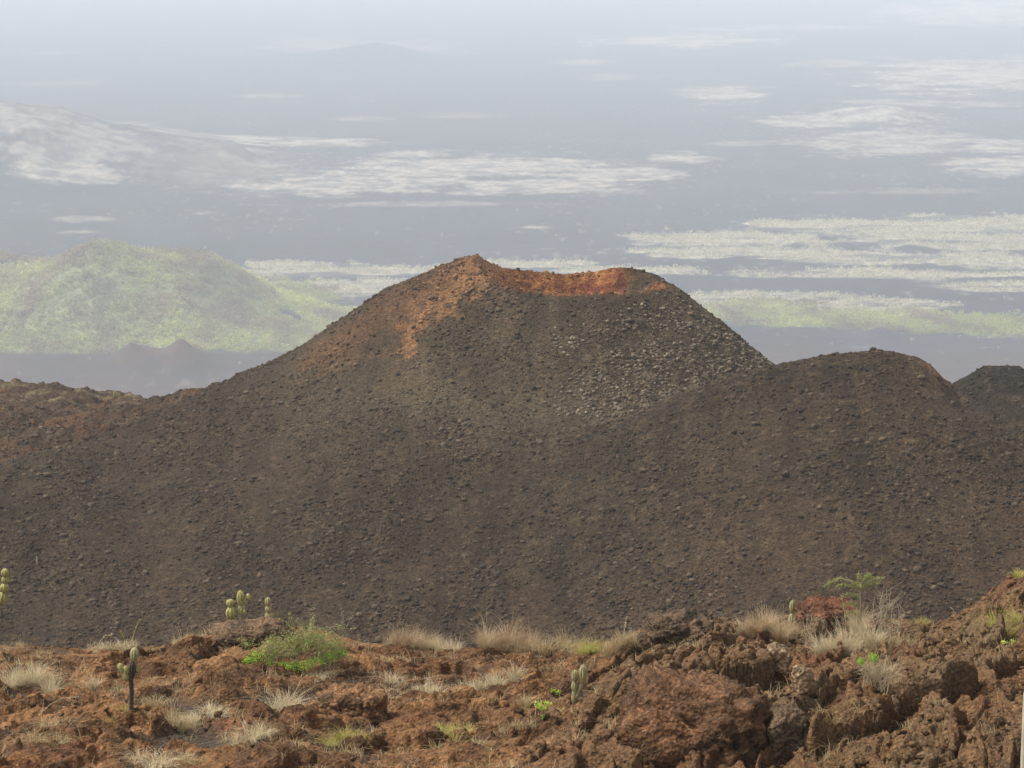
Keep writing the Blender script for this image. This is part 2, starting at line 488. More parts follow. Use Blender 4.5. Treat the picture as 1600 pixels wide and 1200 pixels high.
spots = [(15, 565), (60, 350), (95, 350), (170, 340), (224, 332), (238, 572), (280, 565), (320, 392), (345, 365), (455, 355), (530, 362), (590, 368),
         (660, 345), (690, 370), (870, 372), (880, 380), (920, 388), (975, 395), (1100, 332), (1105, 338), (1150, 380), (1160, 545), (1215, 525), (1500, 528), (1528, 530),
         (1270, 475), (1335, 468), (1570, 470), (1425, 535), (1300, 540), (1060, 385), (30, 590), (330, 560), (375, 575), (140, 575), (1560, 545), (1180, 330), (1320, 335), (1200, 310), (1450, 300)]
r = random.Random(4)
for i, (px, py) in enumerate(spots):
    dx, dy, dz = ray(px, py)
    q_ = -dz / dy; D = Z0 / q_
    if D > 1600: D = (Z0 - DROP * 1600) / (q_ - DROP)
    x = dx / dy * D
    z = float(plain_h(np.array([x]), np.array([D]))[0])
    if i < 3: e = protos[i]
    else:
        p = protos[i % 3]; e = p.copy(); COL.objects.link(e)
        for ch in list(p.children):
            c2 = ch.copy(); COL.objects.link(c2); c2.parent = e
    e.location = (x * K, D * K, z * K); e.rotation_euler = (0, 0, r.random() * 6.28)
    s = K * 0.6 * r.uniform(0.7, 1.25) * (1.0 if D < 2300 else 1.25); e.scale = (s, s, s * r.uniform(.9, 1.2))

# ================================================================== 2. CINDER CONE, FLANK AND RIDGES
CX, CY, RIM = 6.0, 300.0, 10.0
xs = steps((-900, -140, 16), (-140, -64, 1.6), (-64, 58, 0.13), (58, 140, 1.6), (140, 900, 16))
ys = steps((148, 218, 1.0), (218, 322, 0.13), (322, 356, 0.30), (356, 420, 2.0), (420, 1260, 14))
X, Y = np.meshgrid(xs, ys)

def cone_z(X, Y):
    dx, dy = X - CX, Y - CY
    r_ = np.hypot(dx, dy) + 1e-6
    th = np.degrees(np.arctan2(dy, dx)) % 360
    wob = 1 + 0.07 * perlin(np.cos(np.radians(th)) * 2.2 + 9, np.sin(np.radians(th)) * 2.2 + 4, 5)
    rim = np.interp(th, [0, 25, 40, 52, 62, 75, 90, 105, 120, 135, 150, 165, 172, 185, 200, 215, 228, 250, 270, 300, 330, 345, 360],
                    [-42.5, -42.4, -41.9, -41.6, -41.8, -42.5, -42.75, -42.5, -42.1, -41.6, -40.6, -39.7, -39.5, -39.7, -40.2, -41.0, -41.6, -41.8, -41.9, -42.0, -42.3, -42.4, -42.5])
    s = r_ / wob - RIM
    sp = np.maximum(s, 0)
    dL = np.interp(sp, [0, 2, 9.6, 17.4, 24, 31, 50, 80, 400], [0, .5, 3.7, 9.2, 12.6, 14.9, 19.5, 33, 193])
    dR = np.interp(sp, [0, 1.7, 5.8, 11.6, 20, 35, 80, 400], [0, .5, 3.6, 8.6, 15, 24, 48, 248])
    dF = np.interp(sp, [0, 1.5, 13, 25, 50, 400], [0, .5, 7.9, 14, 28, 230])
    ca, sa = np.cos(np.radians(th)), np.sin(np.radians(th))
    wL = np.clip(-ca, 0, 1) ** 1.6; wR = np.clip(ca, 0, 1) ** 1.6; wF = sa ** 2
    t = wL + wR + wF
    out = rim - (dL * wL + dR * wR + dF * wF) / t
    q = np.clip(-s / RIM, 0, 1)
    ins = rim - 5.0 * (1 - (1 - q) ** 1.7)
    return np.where(s > 0, out, ins), s, th

def mid_base(X, Y):
    D = Y
    main = np.interp(D, [100, 150, 170, 200, 235, 262, 277, 290, 300, 330, 360, 420, 1260], [-74, -74, -73, -70.5, -61.6, -54.0, -50.6, -50.4, -52, -60, -71, -98, -530])
    rear = np.interp(D, [277, 290, 300, 330], [0, -5.0, -9.0, -9.0]) * sst(26, 36, X)
    main = main + rear
    De = 332 + (-X - 39) * 0.8
    De = np.clip(De, 318, 372)
    ze = -np.interp(-X, [20, 39, 53, 61, 80], [59.4, 60.0, 60.4, 60.7, 61.0])
    left = np.interp(D, [100, 150, 170, 200, 235, 262, 280], [-74, -74, -73, -70.5, -63.0, -58.2, -56.4])
    t = np.clip((D - 280) / (De - 280), 0, 1)
    left = np.where(D > 280, -56.4 + (ze + 56.4) * t, left)
    left = np.where(D > De, ze - np.minimum(0.30 * (D - De), 6) - 0.52 * np.maximum(D - De - 12, 0), left)
    w = sst(-8, -36, X)
    b = main * (1 - w) + left * w
    b = b - 0.42 * np.maximum(np.abs(X) - 75, 0)
    return b

ridge_x = [-20, 0, 6, 11.7, 17.5, 21, 24, 29.2, 33, 35.5, 37.6, 39.0, 40.2, 41.0, 42.4, 44.0, 46.7, 52, 80, 200]
ridge_z = [-66, -54, -50.5, -48.4, -46.3, -45.2, -44.4, -43.5, -43.2, -43.25, -43.6, -44.4, -45.7, -46.3, -45.5, -44.4, -44.5, -46.5, -52, -100]
def mid_z(X, Y, detail=True):
    cz, s, th = cone_z(X, Y)
    b = mid_base(X, Y)
    big = fbm(X / 22, Y / 22, 3, 91)
    Dr = 265 + 1.0 * perlin(X / 14, X * 0 + 3.3, 4)
    q = Y - Dr
    zn = np.interp(X, [x_ for x_ in ridge_x if not 37 < x_ < 44], [z_ for x_, z_ in zip(ridge_x, ridge_z) if not 37 < x_ < 44])
    nf = sst(-12, -3, q)
    zr = np.interp(X, ridge_x, ridge_z) * nf + zn * (1 - nf) - 0.75
    rd = np.where(q > 0, zr - 0.15 * np.minimum(q, 3) - 0.62 * np.maximum(q - 2, 0), zr - 0.10 * np.minimum(-q, 6) - 0.36 * np.maximum(-q - 3, 0))
    z = smax(b, rd, 1.0)
    z = np.maximum(smax(z, cz, 0.7), -1e9) if False else np.where(s < 0.5, cz, smax(z, cz, 0.6))
    fl = 1 - sst(RIM * 0.2, -2, s)
    z = z + 0.75 * big * sst(3, 14, np.abs(s)) * sst(200, 230, Y) * (1 - .8 * np.exp(-(q / 6) ** 2) * sst(8, 20, X))
    z = z + 0.35 * fbm(X / 6, Y / 8, 2, 92) * sst(1, 6, np.abs(s)) * sst(200, 230, Y)
    return z, s, th
Z, S, TH = mid_z(X, Y)
vis = sst(200, 225, Y) * (1 - sst(360, 420, Y)) * (1 - sst(62, 90, np.abs(X)))
# left: rough old lava beyond the cinder flank
edgeL = 279 + 0.62 * (-X - 50) * -1.0 + 4 * fbm(X / 9, Y / 9, 3, 12)
lavaL = sst(-1.0, 1.5, Y - (278 + 1.35 * np.maximum(X + 50, -30) + 3 * fbm(X / 7, Y / 7, 3, 12))) * sst(-24, -30, X)
# clods and rubble modelled in the surface
def clods(X, Y, cell, seed, amp, thr):
    wxx = 0.5 * cell * perlin(X / cell * .9, Y / cell * .9, seed + 7); wyy = 0.5 * cell * perlin(X / cell * .9 + 50, Y / cell * .9, seed + 8)
    f1, f2, cid, ox, oy = voronoi((X + wxx) / cell, (Y + wyy) / cell, seed)
    dome = np.clip(1 - (f1 / (0.35 + 0.35 * cid)) ** 2, 0, 1) ** 0.6
    keep = sst(thr, thr + 0.12, cid)
    return amp * dome * keep, dome * keep
dens = sst(-0.35, 0.35, fbm(X / 9, Y / 12, 3, 33))
h1, k1 = clods(X, Y, 1.1, 201, 0.10, 0.84)
h2, k2 = clods(X, Y, 0.62, 202, 0.095, 0.62)
h3, k3 = clods(X, Y, 0.34, 203, 0.08, 0.40)
rg = ridged(X / 1.6 + .3 * perlin(X, Y, 3), Y / 1.6, 4, 301)
smooth_front = sst(.0, .5, fbm(X / 4.5 + 3, Y / 14, 3, 77)) * sst(28, 12, S) * (1 - sst(0, 3, -S))
amp = (0.35 + 0.75 * dens) * (1 - 0.65 * smooth_front) * (1 + 0.6 * sst(2.5, 0, S))
near = 1 - 0.35 * sst(252, 228, Y)
Z = Z + vis * near * (1 - lavaL) * (amp * (h1 + h2 + h3) + 0.06 * amp * rg + 0.07 * fbm(X / .3, Y / .3, 2, 303))
lr = ridged(X / 5, Y / 7, 5, 401); l2 = fbm(X / 2, Y / 2, 4, 402)
Z = Z + vis * lavaL * (-1.15 + 1.0 * lr + 0.75 * l2 + 0.25 * h1 * 2)
Z = Z + vis * 0.9 * pbump(-45, 292, 6, 2.5, 1.6, X, Y) * 0.9
Zw = Z + ZC
HM = Height(xs, ys, Zw)

# mineral colours
A = lambda *v: np.array(v, float)
c = np.zeros(X.shape + (3,)) + A(0.041, 0.0275, 0.0175)
tone = fbm(X / 14, Y / 14, 4, 501); t2 = fbm(X / 3, Y / 3, 4, 502); t3 = fbm(X / 1.1, Y / 1.1, 3, 503)
c = mixc(c, np.zeros_like(c) + A(0.039, 0.029, 0.0185), sst(-.2, .4, tone))
c = mixc(c, np.zeros_like(c) + A(0.050, 0.031, 0.019), sst(250, 226, Y + 10 * tone) * .75)
c = mixc(c, np.zeros_like(c) + A(0.066, 0.039, 0.023), sst(252, 236, Y - .25 * X + 8 + 14 * tone) * sst(22, 44, X) * .55)
c = mixc(c, np.zeros_like(c) + A(0.026, 0.020, 0.015), sst(.15, .5, t2 + .3 * tone) * .55)
c = mixc(c, np.zeros_like(c) + A(0.018, 0.016, 0.016), sst(39.5, 42.5, X) * sst(250, 262, Y) * .8)
sweep = np.exp(-(((X + 3) / 16) ** 2)) * np.exp(-(((Y - 276 + .12 * X) / 7) ** 2))
c = mixc(c, np.zeros_like(c) + A(0.070, 0.054, 0.037), np.clip(sweep * (.95 + .8 * t2), 0, 1))
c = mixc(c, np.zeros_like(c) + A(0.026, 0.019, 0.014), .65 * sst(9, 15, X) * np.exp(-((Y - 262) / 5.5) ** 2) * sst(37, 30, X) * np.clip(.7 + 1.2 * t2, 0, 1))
cl = np.clip(np.maximum(k1 * .8, k2), 0, 1)
c = mixc(c, np.zeros_like(c) + A(0.080, 0.058, 0.038), cl * np.clip(.35 + .8 * t3 + .3 * t2, 0, .8) * (1 - lavaL))
# lichen-grey clods on the front of the cone
pxm, pym = seen(X, Y, Zw)
front = sst(0, 2, S) * sst(27, 20, S) * sst(CY + 2, CY - 4, Y)
lich = front * sst(14 - 3, 14 + 5, (X - 3) * 1.0 + 9 + 6 * t2) * sst(-.35, .25, t3 + .8 * t2)
lich = lich * sst(3, 9, S + .15 * (X - 6) * 2)
c = mixc(c, np.zeros_like(c) + A(0.13, 0.105, 0.073), np.clip(lich * (.35 + .9 * cl), 0, .85))
c = mixc(c, np.zeros_like(c) + A(0.068, 0.052, 0.036), front * .35)
# oxidised orange and red cinder
inner = sst(0.9, -0.5, S + 1.0 * t3 + .8 * t2)
red = A(0.145, 0.040, 0.024); org = A(0.235, 0.098, 0.036); gold = A(0.30, 0.17, 0.06)
leftness = sst(4, -3, X - CX + 2 * t2)
oc = mixc(mixc(np.zeros_like(c) + red, np.zeros_like(c) + org, np.clip(.15 + .55 * leftness + 1.1 * t3 + sst(-2.2, 0.2, S) * .7, 0, 1)), np.zeros_like(c) + gold, sst(.15, .5, t3 - t2) * .6)
inr = inner * sst(13.5, 11.5, X - CX + 1.0 * t2)
inr = inr * (1 - sst(5.4, 7.2, X - CX + .8 * t2) * sst(CY + .5, CY + 4, Y))
c = mixc(c, oc * .86, np.clip(inr * (.9 + .4 * t3), 0, 1))
grey = inner * np.exp(-(((pxm - 990) / 22) ** 2 + ((pym - 465) / 9) ** 2))
c = mixc(c, np.zeros_like(c) + A(0.17, 0.135, 0.12), np.clip(grey * (.8 + 1.5 * t3), 0, .8))
def strip(pts, w):
    P = [(at(a, b, CY)) for a, b in pts]
    best = np.full(X.shape, 1e9)
    for (p, q, ww) in zip(P[:-1], P[1:], w):
        ax, az, bx, bz = p.x, p.z, q.x, q.z
        L = (bx - ax) ** 2 + (bz - az) ** 2
        t = np.clip(((X - ax) * (bx - ax) + (Zp - az) * (bz - az)) / L, 0, 1)
        d = np.hypot(X - ax - t * (bx - ax), Zp - az - t * (bz - az)) / ww
        best = np.minimum(best, d)
    return best
# height on the vertical survey plane through the cone's axis
Zp = ZC + (Zw - ZC) * CY / Y
d1 = strip([(752, 404), (735, 428), (700, 458), (662, 486), (648, 515), (645, 548)], [2.1, 2.2, 1.8, 1.2, 0.8])
d2 = strip([(745, 412), (690, 432), (640, 462), (600, 492), (560, 522), (500, 560)], [1.6, 1.9, 2.1, 2.0, 1.8])
sp_ = sst(1.25, .55, d1 + .9 * t3 + .4 * t2)
c = mixc(c, mixc(np.zeros_like(c) + A(0.22, 0.115, 0.055), np.zeros_like(c) + A(0.10, 0.058, 0.036), sst(-.15, .25, t3)), np.clip(sp_ * (Y < CY + 12), 0, 1) * .82)
sp2 = sst(1.3, .3, d2 + 1.1 * t3 + .6 * t2) * .55
c = mixc(c, np.zeros_like(c) + A(0.12, 0.064, 0.038), sp2)
d3 = strip([(640, 545), (580, 560), (530, 575)], [.8, .8]); d4 = strip([(760, 450), (820, 478), (800, 500)], [.8, .7])
c = mixc(c, np.zeros_like(c) + A(0.13, 0.080, 0.052), sst(1.6, .4, d3 + 1.6 * t3 + .8) * .6)
c = mixc(c, np.zeros_like(c) + A(0.12, 0.080, 0.055), sst(1.6, .4, d4 + 1.6 * t3 + .5) * .5)
rr = np.exp(-(((X - 39.2) / 1.2) ** 2)) * sst(260, 264, Y)
c = mixc(c, np.zeros_like(c) + A(0.17, 0.08, 0.045), rr * .7)
# left lava
lc = mixc(np.zeros_like(c) + A(0.052, 0.033, 0.022), np.zeros_like(c) + A(0.080, 0.045, 0.027), sst(-.1, .4, tone + t2))
lc = mixc(lc, np.zeros_like(c) + A(0.095, 0.075, 0.054), sst(.1, .5, l2) * .6)
lc = mixc(lc, np.zeros_like(c) + A(0.15, 0.125, 0.085), sst(322, 328, Y) * sst(.0, .3, fbm(X / 8, Y / 2, 3, 7)) * .6)
c = mixc(c, lc, lavaL)
c = c * (1 + .45 * fbm(X / 2.6 + .2 * t2, Y / 16, 4, 520) + .25 * fbm(X / 11, Y / 9, 3, 521) + .25 * t3)[..., None]
c = np.clip(c * np.array([.82, .78, .65]), 0.008, 1)
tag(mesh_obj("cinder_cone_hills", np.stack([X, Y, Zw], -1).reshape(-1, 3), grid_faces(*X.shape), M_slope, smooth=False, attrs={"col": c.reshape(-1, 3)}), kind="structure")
HC = [Height(xs, ys, c[..., i]) for i in range(3)]

# --- loose rubble as real stones
ph = (1 + 5 ** .5) / 2
ICO = np.array([(-1, ph, 0), (1, ph, 0), (-1, -ph, 0), (1, -ph, 0), (0, -1, ph), (0, 1, ph), (0, -1, -ph), (0, 1, -ph), (ph, 0, -1), (ph, 0, 1), (-ph, 0, -1), (-ph, 0, 1)]) / math.sqrt(1 + ph * ph)
ICF = np.array([(0, 11, 5), (0, 5, 1), (0, 1, 7), (0, 7, 10), (0, 10, 11), (1, 5, 9), (5, 11, 4), (11, 10, 2), (10, 7, 6), (7, 1, 8), (3, 9, 4), (3, 4, 2), (3, 2, 6), (3, 6, 8), (3, 8, 9), (4, 9, 5), (2, 4, 11), (6, 2, 10), (8, 6, 7), (9, 8, 1)])
def stones(P, R, C, r, flat=0.6):
    n = len(P)
    V = ICO[None] * (1 + r.normal(size=(n, 12, 1)) * 0.25)
    V = V * (0.65 + 0.7 * r.random((n, 1, 3)))
    a = r.random(n) * 6.283
    ca, sa = np.cos(a)[:, None], np.sin(a)[:, None]
    x = V[..., 0] * ca - V[..., 1] * sa; y = V[..., 0] * sa + V[..., 1] * ca
    V = np.stack([x, y, V[..., 2] * flat], -1) * R[:, None, None] + P[:, None, :]
    FA = (ICF[None] + 12 * np.arange(n)[:, None, None]).reshape(-1, 3)
    col = np.repeat(C, 12, 0)
    return V.reshape(-1, 3), FA, col
r = np.random.default_rng(11)
n = 180000
x = r.uniform(-60, 56, n); y = 224 + 96 * r.random(n) ** 1.3
dn = fbm(x / 9, y / 12, 3, 33)
s_ = cone_z(x, y)[1]
keep = (r.random(n) < np.clip(.55 + 1.2 * dn, .15, 1)) & ~((s_ < -1) & (r.random(n) < .7))
x, y = x[keep], y[keep]
R = 0.035 + 0.20 * r.random(len(x)) ** 7 + 0.045 * r.random(len(x))
z = HM(x, y)
C = np.stack([h(x, y) for h in HC], 1) * (0.55 + 1.5 * r.random((len(x), 1)) ** 1.8)
C = C * 0.85 + np.array([0.012, 0.010, 0.008])
pick = r.random(len(x)) < .05
R[pick] *= 1.5; C[pick] = C[pick] * .5 + np.array([.058, .043, .029])
nl = 11000
xl = r.uniform(4, 30, nl); yl = r.uniform(272, 295, nl); sl_ = cone_z(xl, yl)[1]
kl = (sl_ > 2.0) & (sl_ < 26) & (fbm(xl / 2.2, yl / 3, 3, 905) + .12 * (xl - 12) / 6 + (sl_ - 9) * .02 + .50 * r.random(nl) > .22)
xl, yl = xl[kl], yl[kl]
Rl = .04 + .22 * r.random(len(xl)) ** 3.5
x = np.concatenate([x, xl]); y = np.concatenate([y, yl]); R = np.concatenate([R, Rl]); z = np.concatenate([z, HM(xl, yl)])
C = np.concatenate([C, np.array([.135, .106, .073]) * (.7 + .6 * r.random((len(xl), 1)))])
V, FA, Cc = stones(np.stack([x, y, z + R * .12], 1), R, C, r, .72)
tag(mesh_obj("volcanic_rubble", V, FA, M_rock, attrs={"col": Cc}), "loose dark brown scoria stones strewn over the cinder slope and cone", "rubble", kind="stuff")

# ================================================================== 3. FOREGROUND LAVA
DC = 74.0
cr_px = [-400, -100, 0, 120, 250, 300, 340, 430, 500, 560, 640, 800, 900, 960, 1000, 1040, 1090, 1150, 1200, 1280, 1330, 1400, 1460, 1500, 1540, 1575, 1600, 1750, 2000]
cr_py = [1000, 1000, 1008, 1016, 1010, 995, 987, 978, 988, 1000, 1008, 1014, 1008, 1002, 992, 978, 974, 984, 985, 970, 962, 980, 984, 966, 948, 922, 905, 880, 870]
cx_ = np.array([(p - 800) / F * DC / (CP - 0) for p in cr_px])
cz_ = np.array([at(p, q, DC).z - ZC for p, q in zip(cr_px, cr_py)])
fxs = steps((-90, -30, 3), (-30, -15.5, .4), (-15.5, 15.5, .034), (15.5, 30, .4), (30, 90, 3))
fys = steps((-30, 30, 2), (30, 44, .5), (44, 80, .045), (80, 90, .4), (90, 160, 2))
FX, FY = np.meshgrid(fxs, fys)
def fore_base(X, Y):
    zc = np.interp(X, cx_, cz_) 
    zb = -0.3100 * 50 - 0.15 + 0.012 * X          # under the lower edge of the view at 50 m
    t = (Y - 50) / (DC - 50)
    z = zb + (zc - zb) * t
    z = np.where(Y < 50, np.interp(Y, [-30, -6, 0, 10, 50], [-1.2, -1.7, -1.7, -4.1, 0]) + np.where(Y > 10, 0, 0), z)
    near_z = np.interp(Y, [-30, -6, 3, 50], [-1.0, -1.65, -1.9, -1e3])
    zl = -1.9 + (zb + 1.9) * np.clip((Y - 3) / 47.0, 0, 1)
    z = np.where(Y < 50, np.where(Y < 3, -1.9 + 0 * Y, zl), z)
    over = np.maximum(Y - DC, 0)
    z = z - 1.3 * sst(50.5, 46, Y) * sst(3, 30, Y)
    z = np.where(Y > DC, zc - 0.9 * np.minimum(over, 3) * 0.5 - 0.66 * np.maximum(over - 1, 0), z)
    return z
FZ = fore_base(FX, FY)
act = sst(-15, 5, FY - 20) * (1 - sst(84, 100, FY))
rough = sst(0.2, 3.2, FX + 0.10 * (60 - FY) + 1.2 * fbm(FX / 3, FY / 6, 3, 600))       # right part: blocky outcrop
crest_fade = 1 - 0.55 * np.exp(-((FY - DC) / 3.0) ** 2)
u = FX + 0.7 * fbm(FX / 2.2, FY / 2.2, 3, 610); v = FY + 1.2 * fbm(FX / 2.2 + 9, FY / 2.6, 3, 611)
big = fbm(FX / 5.5, FY / 8, 3, 620)
# left: layered sheets of lava crust; each plate is tilted and ends in a broken lip towards the viewer
f1, f2, cid, ox, oy = voronoi(u / 2.6, v / 3.4, 621)
plate = 0.34 * (cid - .5) + 0.34 * oy * 1.0 + 0.12 * ox * (cid - .5) * 4
crack = np.clip((f2 - f1) / 0.10, 0, 1)
f1b, f2b, cidb, oxb, oyb = voronoi(u / 0.85, v / 1.2, 622)
plate2 = 0.09 * (cidb - .5) + 0.10 * oyb
crackb = np.clip((f2b - f1b) / 0.12, 0, 1)
def saw(w, e):
    f = w - np.floor(w)
    return np.where(f < e, f / e, (1 - f) / (1 - e)), f
w1 = FY / 3.1 + 0.9 * fbm(FX / 4.5, FY / 5, 3, 651) + .10 * fbm(FX / .7, FY / .8, 3, 652)
s1, fr1 = saw(w1, 0.022)
w2 = FY / 1.25 + 1.3 * fbm(FX / 2.2, FY / 3, 3, 653) + .14 * fbm(FX / .4, FY / .5, 3, 654)
s2, fr2 = saw(w2, 0.045)
w3 = FY / 0.55 + 1.6 * fbm(FX / 1.2, FY / 1.6, 3, 655)
s3, fr3 = saw(w3, 0.12)
a1 = sst(-.35, .25, fbm(FX / 3.2, FY / 2.4, 3, 656)); a2 = sst(-.3, .3, fbm(FX / 1.5, FY / 1.3, 3, 657)); a3 = sst(-.2, .3, fbm(FX / .8, FY / .9, 3, 658))
terr = 0.34 * a1 * s1 + 0.18 * a2 * s2 + 0.08 * a3 * s3
rub = sst(.05, .35, fbm(FX / 2.6 + 30, FY / 1.4, 3, 659))      # clinker bands between the crust plates
terr = terr + rub * (0.10 * ridged(FX / .42, FY / .45, 4, 660) + .07 * fbm(FX / .16, FY / .16, 2, 661))
left_h = terr - 0.15 + 0.24 * plate + .5 * plate2 - 0.16 * (1 - crack) - 0.05 * (1 - crackb) + 0.34 * big
left_h = left_h + 0.05 * ridged(u / .9, v / 1.1, 4, 623) * sst(-.3, .3, fbm(FX / 2, FY / 3, 2, 624)) + 0.035 * fbm(FX / .3, FY / .35, 3, 625)
# right: diagonal slabs and clinker
ang = math.radians(38)
ru = u * math.cos(ang) + v * math.sin(ang) * .55; rv = -u * math.sin(ang) + v * math.cos(ang) * .55
ra = u - v / 3.2; rb = .3 * u + v / 3.2
g1, g2, gid, gx, gy = voronoi(ra / 0.95, rb / 1.35, 631)
g1b, g2b, gidb, gxb, gyb = voronoi(ra / 0.42, rb / 0.55, 632)
g1c, g2c, gidc, gxc, gyc = voronoi(u / 0.26, v / 0.34, 633)
slab = 0.62 * (gid - .45) + 0.35 * gx - 0.28 * np.clip(1 - (g2 - g1) / .12, 0, 1)
blk = 0.21 * (gidb - .5) + 0.12 * gyb - 0.12 * np.clip(1 - (g2b - g1b) / .15, 0, 1)
clink = sst(-.1, .3, fbm(FX / 2.4 + 4, FY / 3.4, 3, 634) + .35 * sst(5, 9, FX))
crease = ridged(ra / .9, rb / 2.6, 4, 637)
right_h = .27 * crease + slab * (1 - .4 * clink) + blk + (0.05 + .06 * clink) * (gidc - .5 + np.clip(1 - g1c * 1.6, 0, 1)) + 0.25 * ridged(FX / 1.3, FY / 1.8, 4, 635) * (.5 + .5 * clink) + 0.04 * fbm(FX / .22, FY / .22, 3, 636) + .35 * big
FH = left_h * (1 - rough) + right_h * rough * 0.95
# gravel pockets lie level and smooth
pocket = sst(0.10, 0.32, fbm(FX / 2.6, FY / 3.8, 3, 640) - .25 * rough) * (1 - sst(DC - 2, DC + 1, FY))
FH = FH * (1 - .88 * pocket) - 0.22 * pocket + .012 * fbm(FX / .15, FY / .15, 2, 641) * pocket
swell = pbump(4.2, 58, 2.6, 5.0, .55, FX, FY) + pbump(8.5, 56, 2.2, 4.0, .35, FX, FY) + pbump(3.0, 66, 2.2, 2.5, .25, FX, FY)
FZ = FZ + act * (FH * crest_fade + swell)
# hollow under the broken roof of a lava tube
cav = at(372, 1030, 69.2)
FZ = FZ - pbump(cav.x, 68.6, .62, 1.0, .62, FX, FY, 2.0)
FZw = FZ + ZC
HF = Height(fxs, fys, FZw)
q1 = fbm(FX / 1.6, FY / 2.4, 4, 701); q2 = fbm(FX / .5, FY / .6, 4, 702); q3 = fbm(FX / 4, FY / 6, 3, 703)
c = np.zeros(FX.shape + (3,)) + A(0.128, 0.064, 0.033)
c = mixc(c, np.zeros_like(c) + A(0.215, 0.115, 0.060), sst(.0, .45, q1 + .3 * q3) * (1 - .5 * rough) * (1 - .8 * rub))
c = mixc(c, np.zeros_like(c) + A(0.082, 0.046, 0.030), sst(.05, .45, q2 - .4 * q1) * .8)
c = mixc(c, np.zeros_like(c) + A(0.128, 0.080, 0.048), rough * sst(-.35, .35, q1 + .2 * q2) * .8)
c = mixc(c, np.zeros_like(c) + A(0.125, 0.090, 0.060), rough * sst(.80, .95, gid) * .5)
c = mixc(c, np.zeros_like(c) + A(0.150, 0.058, 0.032), sst(.2, .5, q3 + .3 * q2) * .5)
c = mixc(c, np.zeros_like(c) + A(0.25, 0.128, 0.062), sst(.55, .75, cidb) * (1 - rub) * (1 - rough) * np.clip(.5 + q2, 0, .8))
c = mixc(c, np.zeros_like(c) + A(0.075, 0.042, 0.026), rub * .6 * (1 - rough))
c = mixc(c, np.zeros_like(c) + A(0.17, 0.098, 0.052), sst(.55, .8, gidb) * rough * .5)
c = mixc(c, np.zeros_like(c) + A(0.052, 0.042, 0.037), pocket * .88)
c = c * np.array([0.84, 0.84, 0.72])
tag(mesh_obj("lava_ground", np.stack([FX, FY, FZw], -1).reshape(-1, 3), grid_faces(*FX.shape), M_fore, smooth=False, attrs={"col": np.clip(c, .01, 1).reshape(-1, 3)}), kind="structure")
HFC = [Height(fxs, fys, c[..., i]) for i in range(3)]
# chunks and clinker lying loose
r = np.random.default_rng(21)
n = 26000
x = r.uniform(-14.5, 14.5, n); y = r.uniform(46, 75.5, n)
ok = r.random(n) < np.clip(.22 + .9 * sst(.5, 4, x) + .9 * fbm(x / 2, y / 3, 2, 624), .03, 1)
x, y = x[ok], y[ok]
R = 0.014 + 0.09 * r.random(len(x)) ** 6 + .02 * r.random(len(x))
C = np.stack([h(x, y) for h in HFC], 1) * (0.7 + 0.7 * r.random((len(x), 1)))
V, FA, Cc = stones(np.stack([x, y, HF(x, y) + R * .15], 1), R, C, r, .75)
tag(mesh_obj("lava_clinker", V, FA, M_fore, attrs={"col": Cc}), "small loose red brown lava chunks littering the near ground", "rubble", kind="stuff")
FG = lambda px, py: HF.hit(px, py, 47, 78)

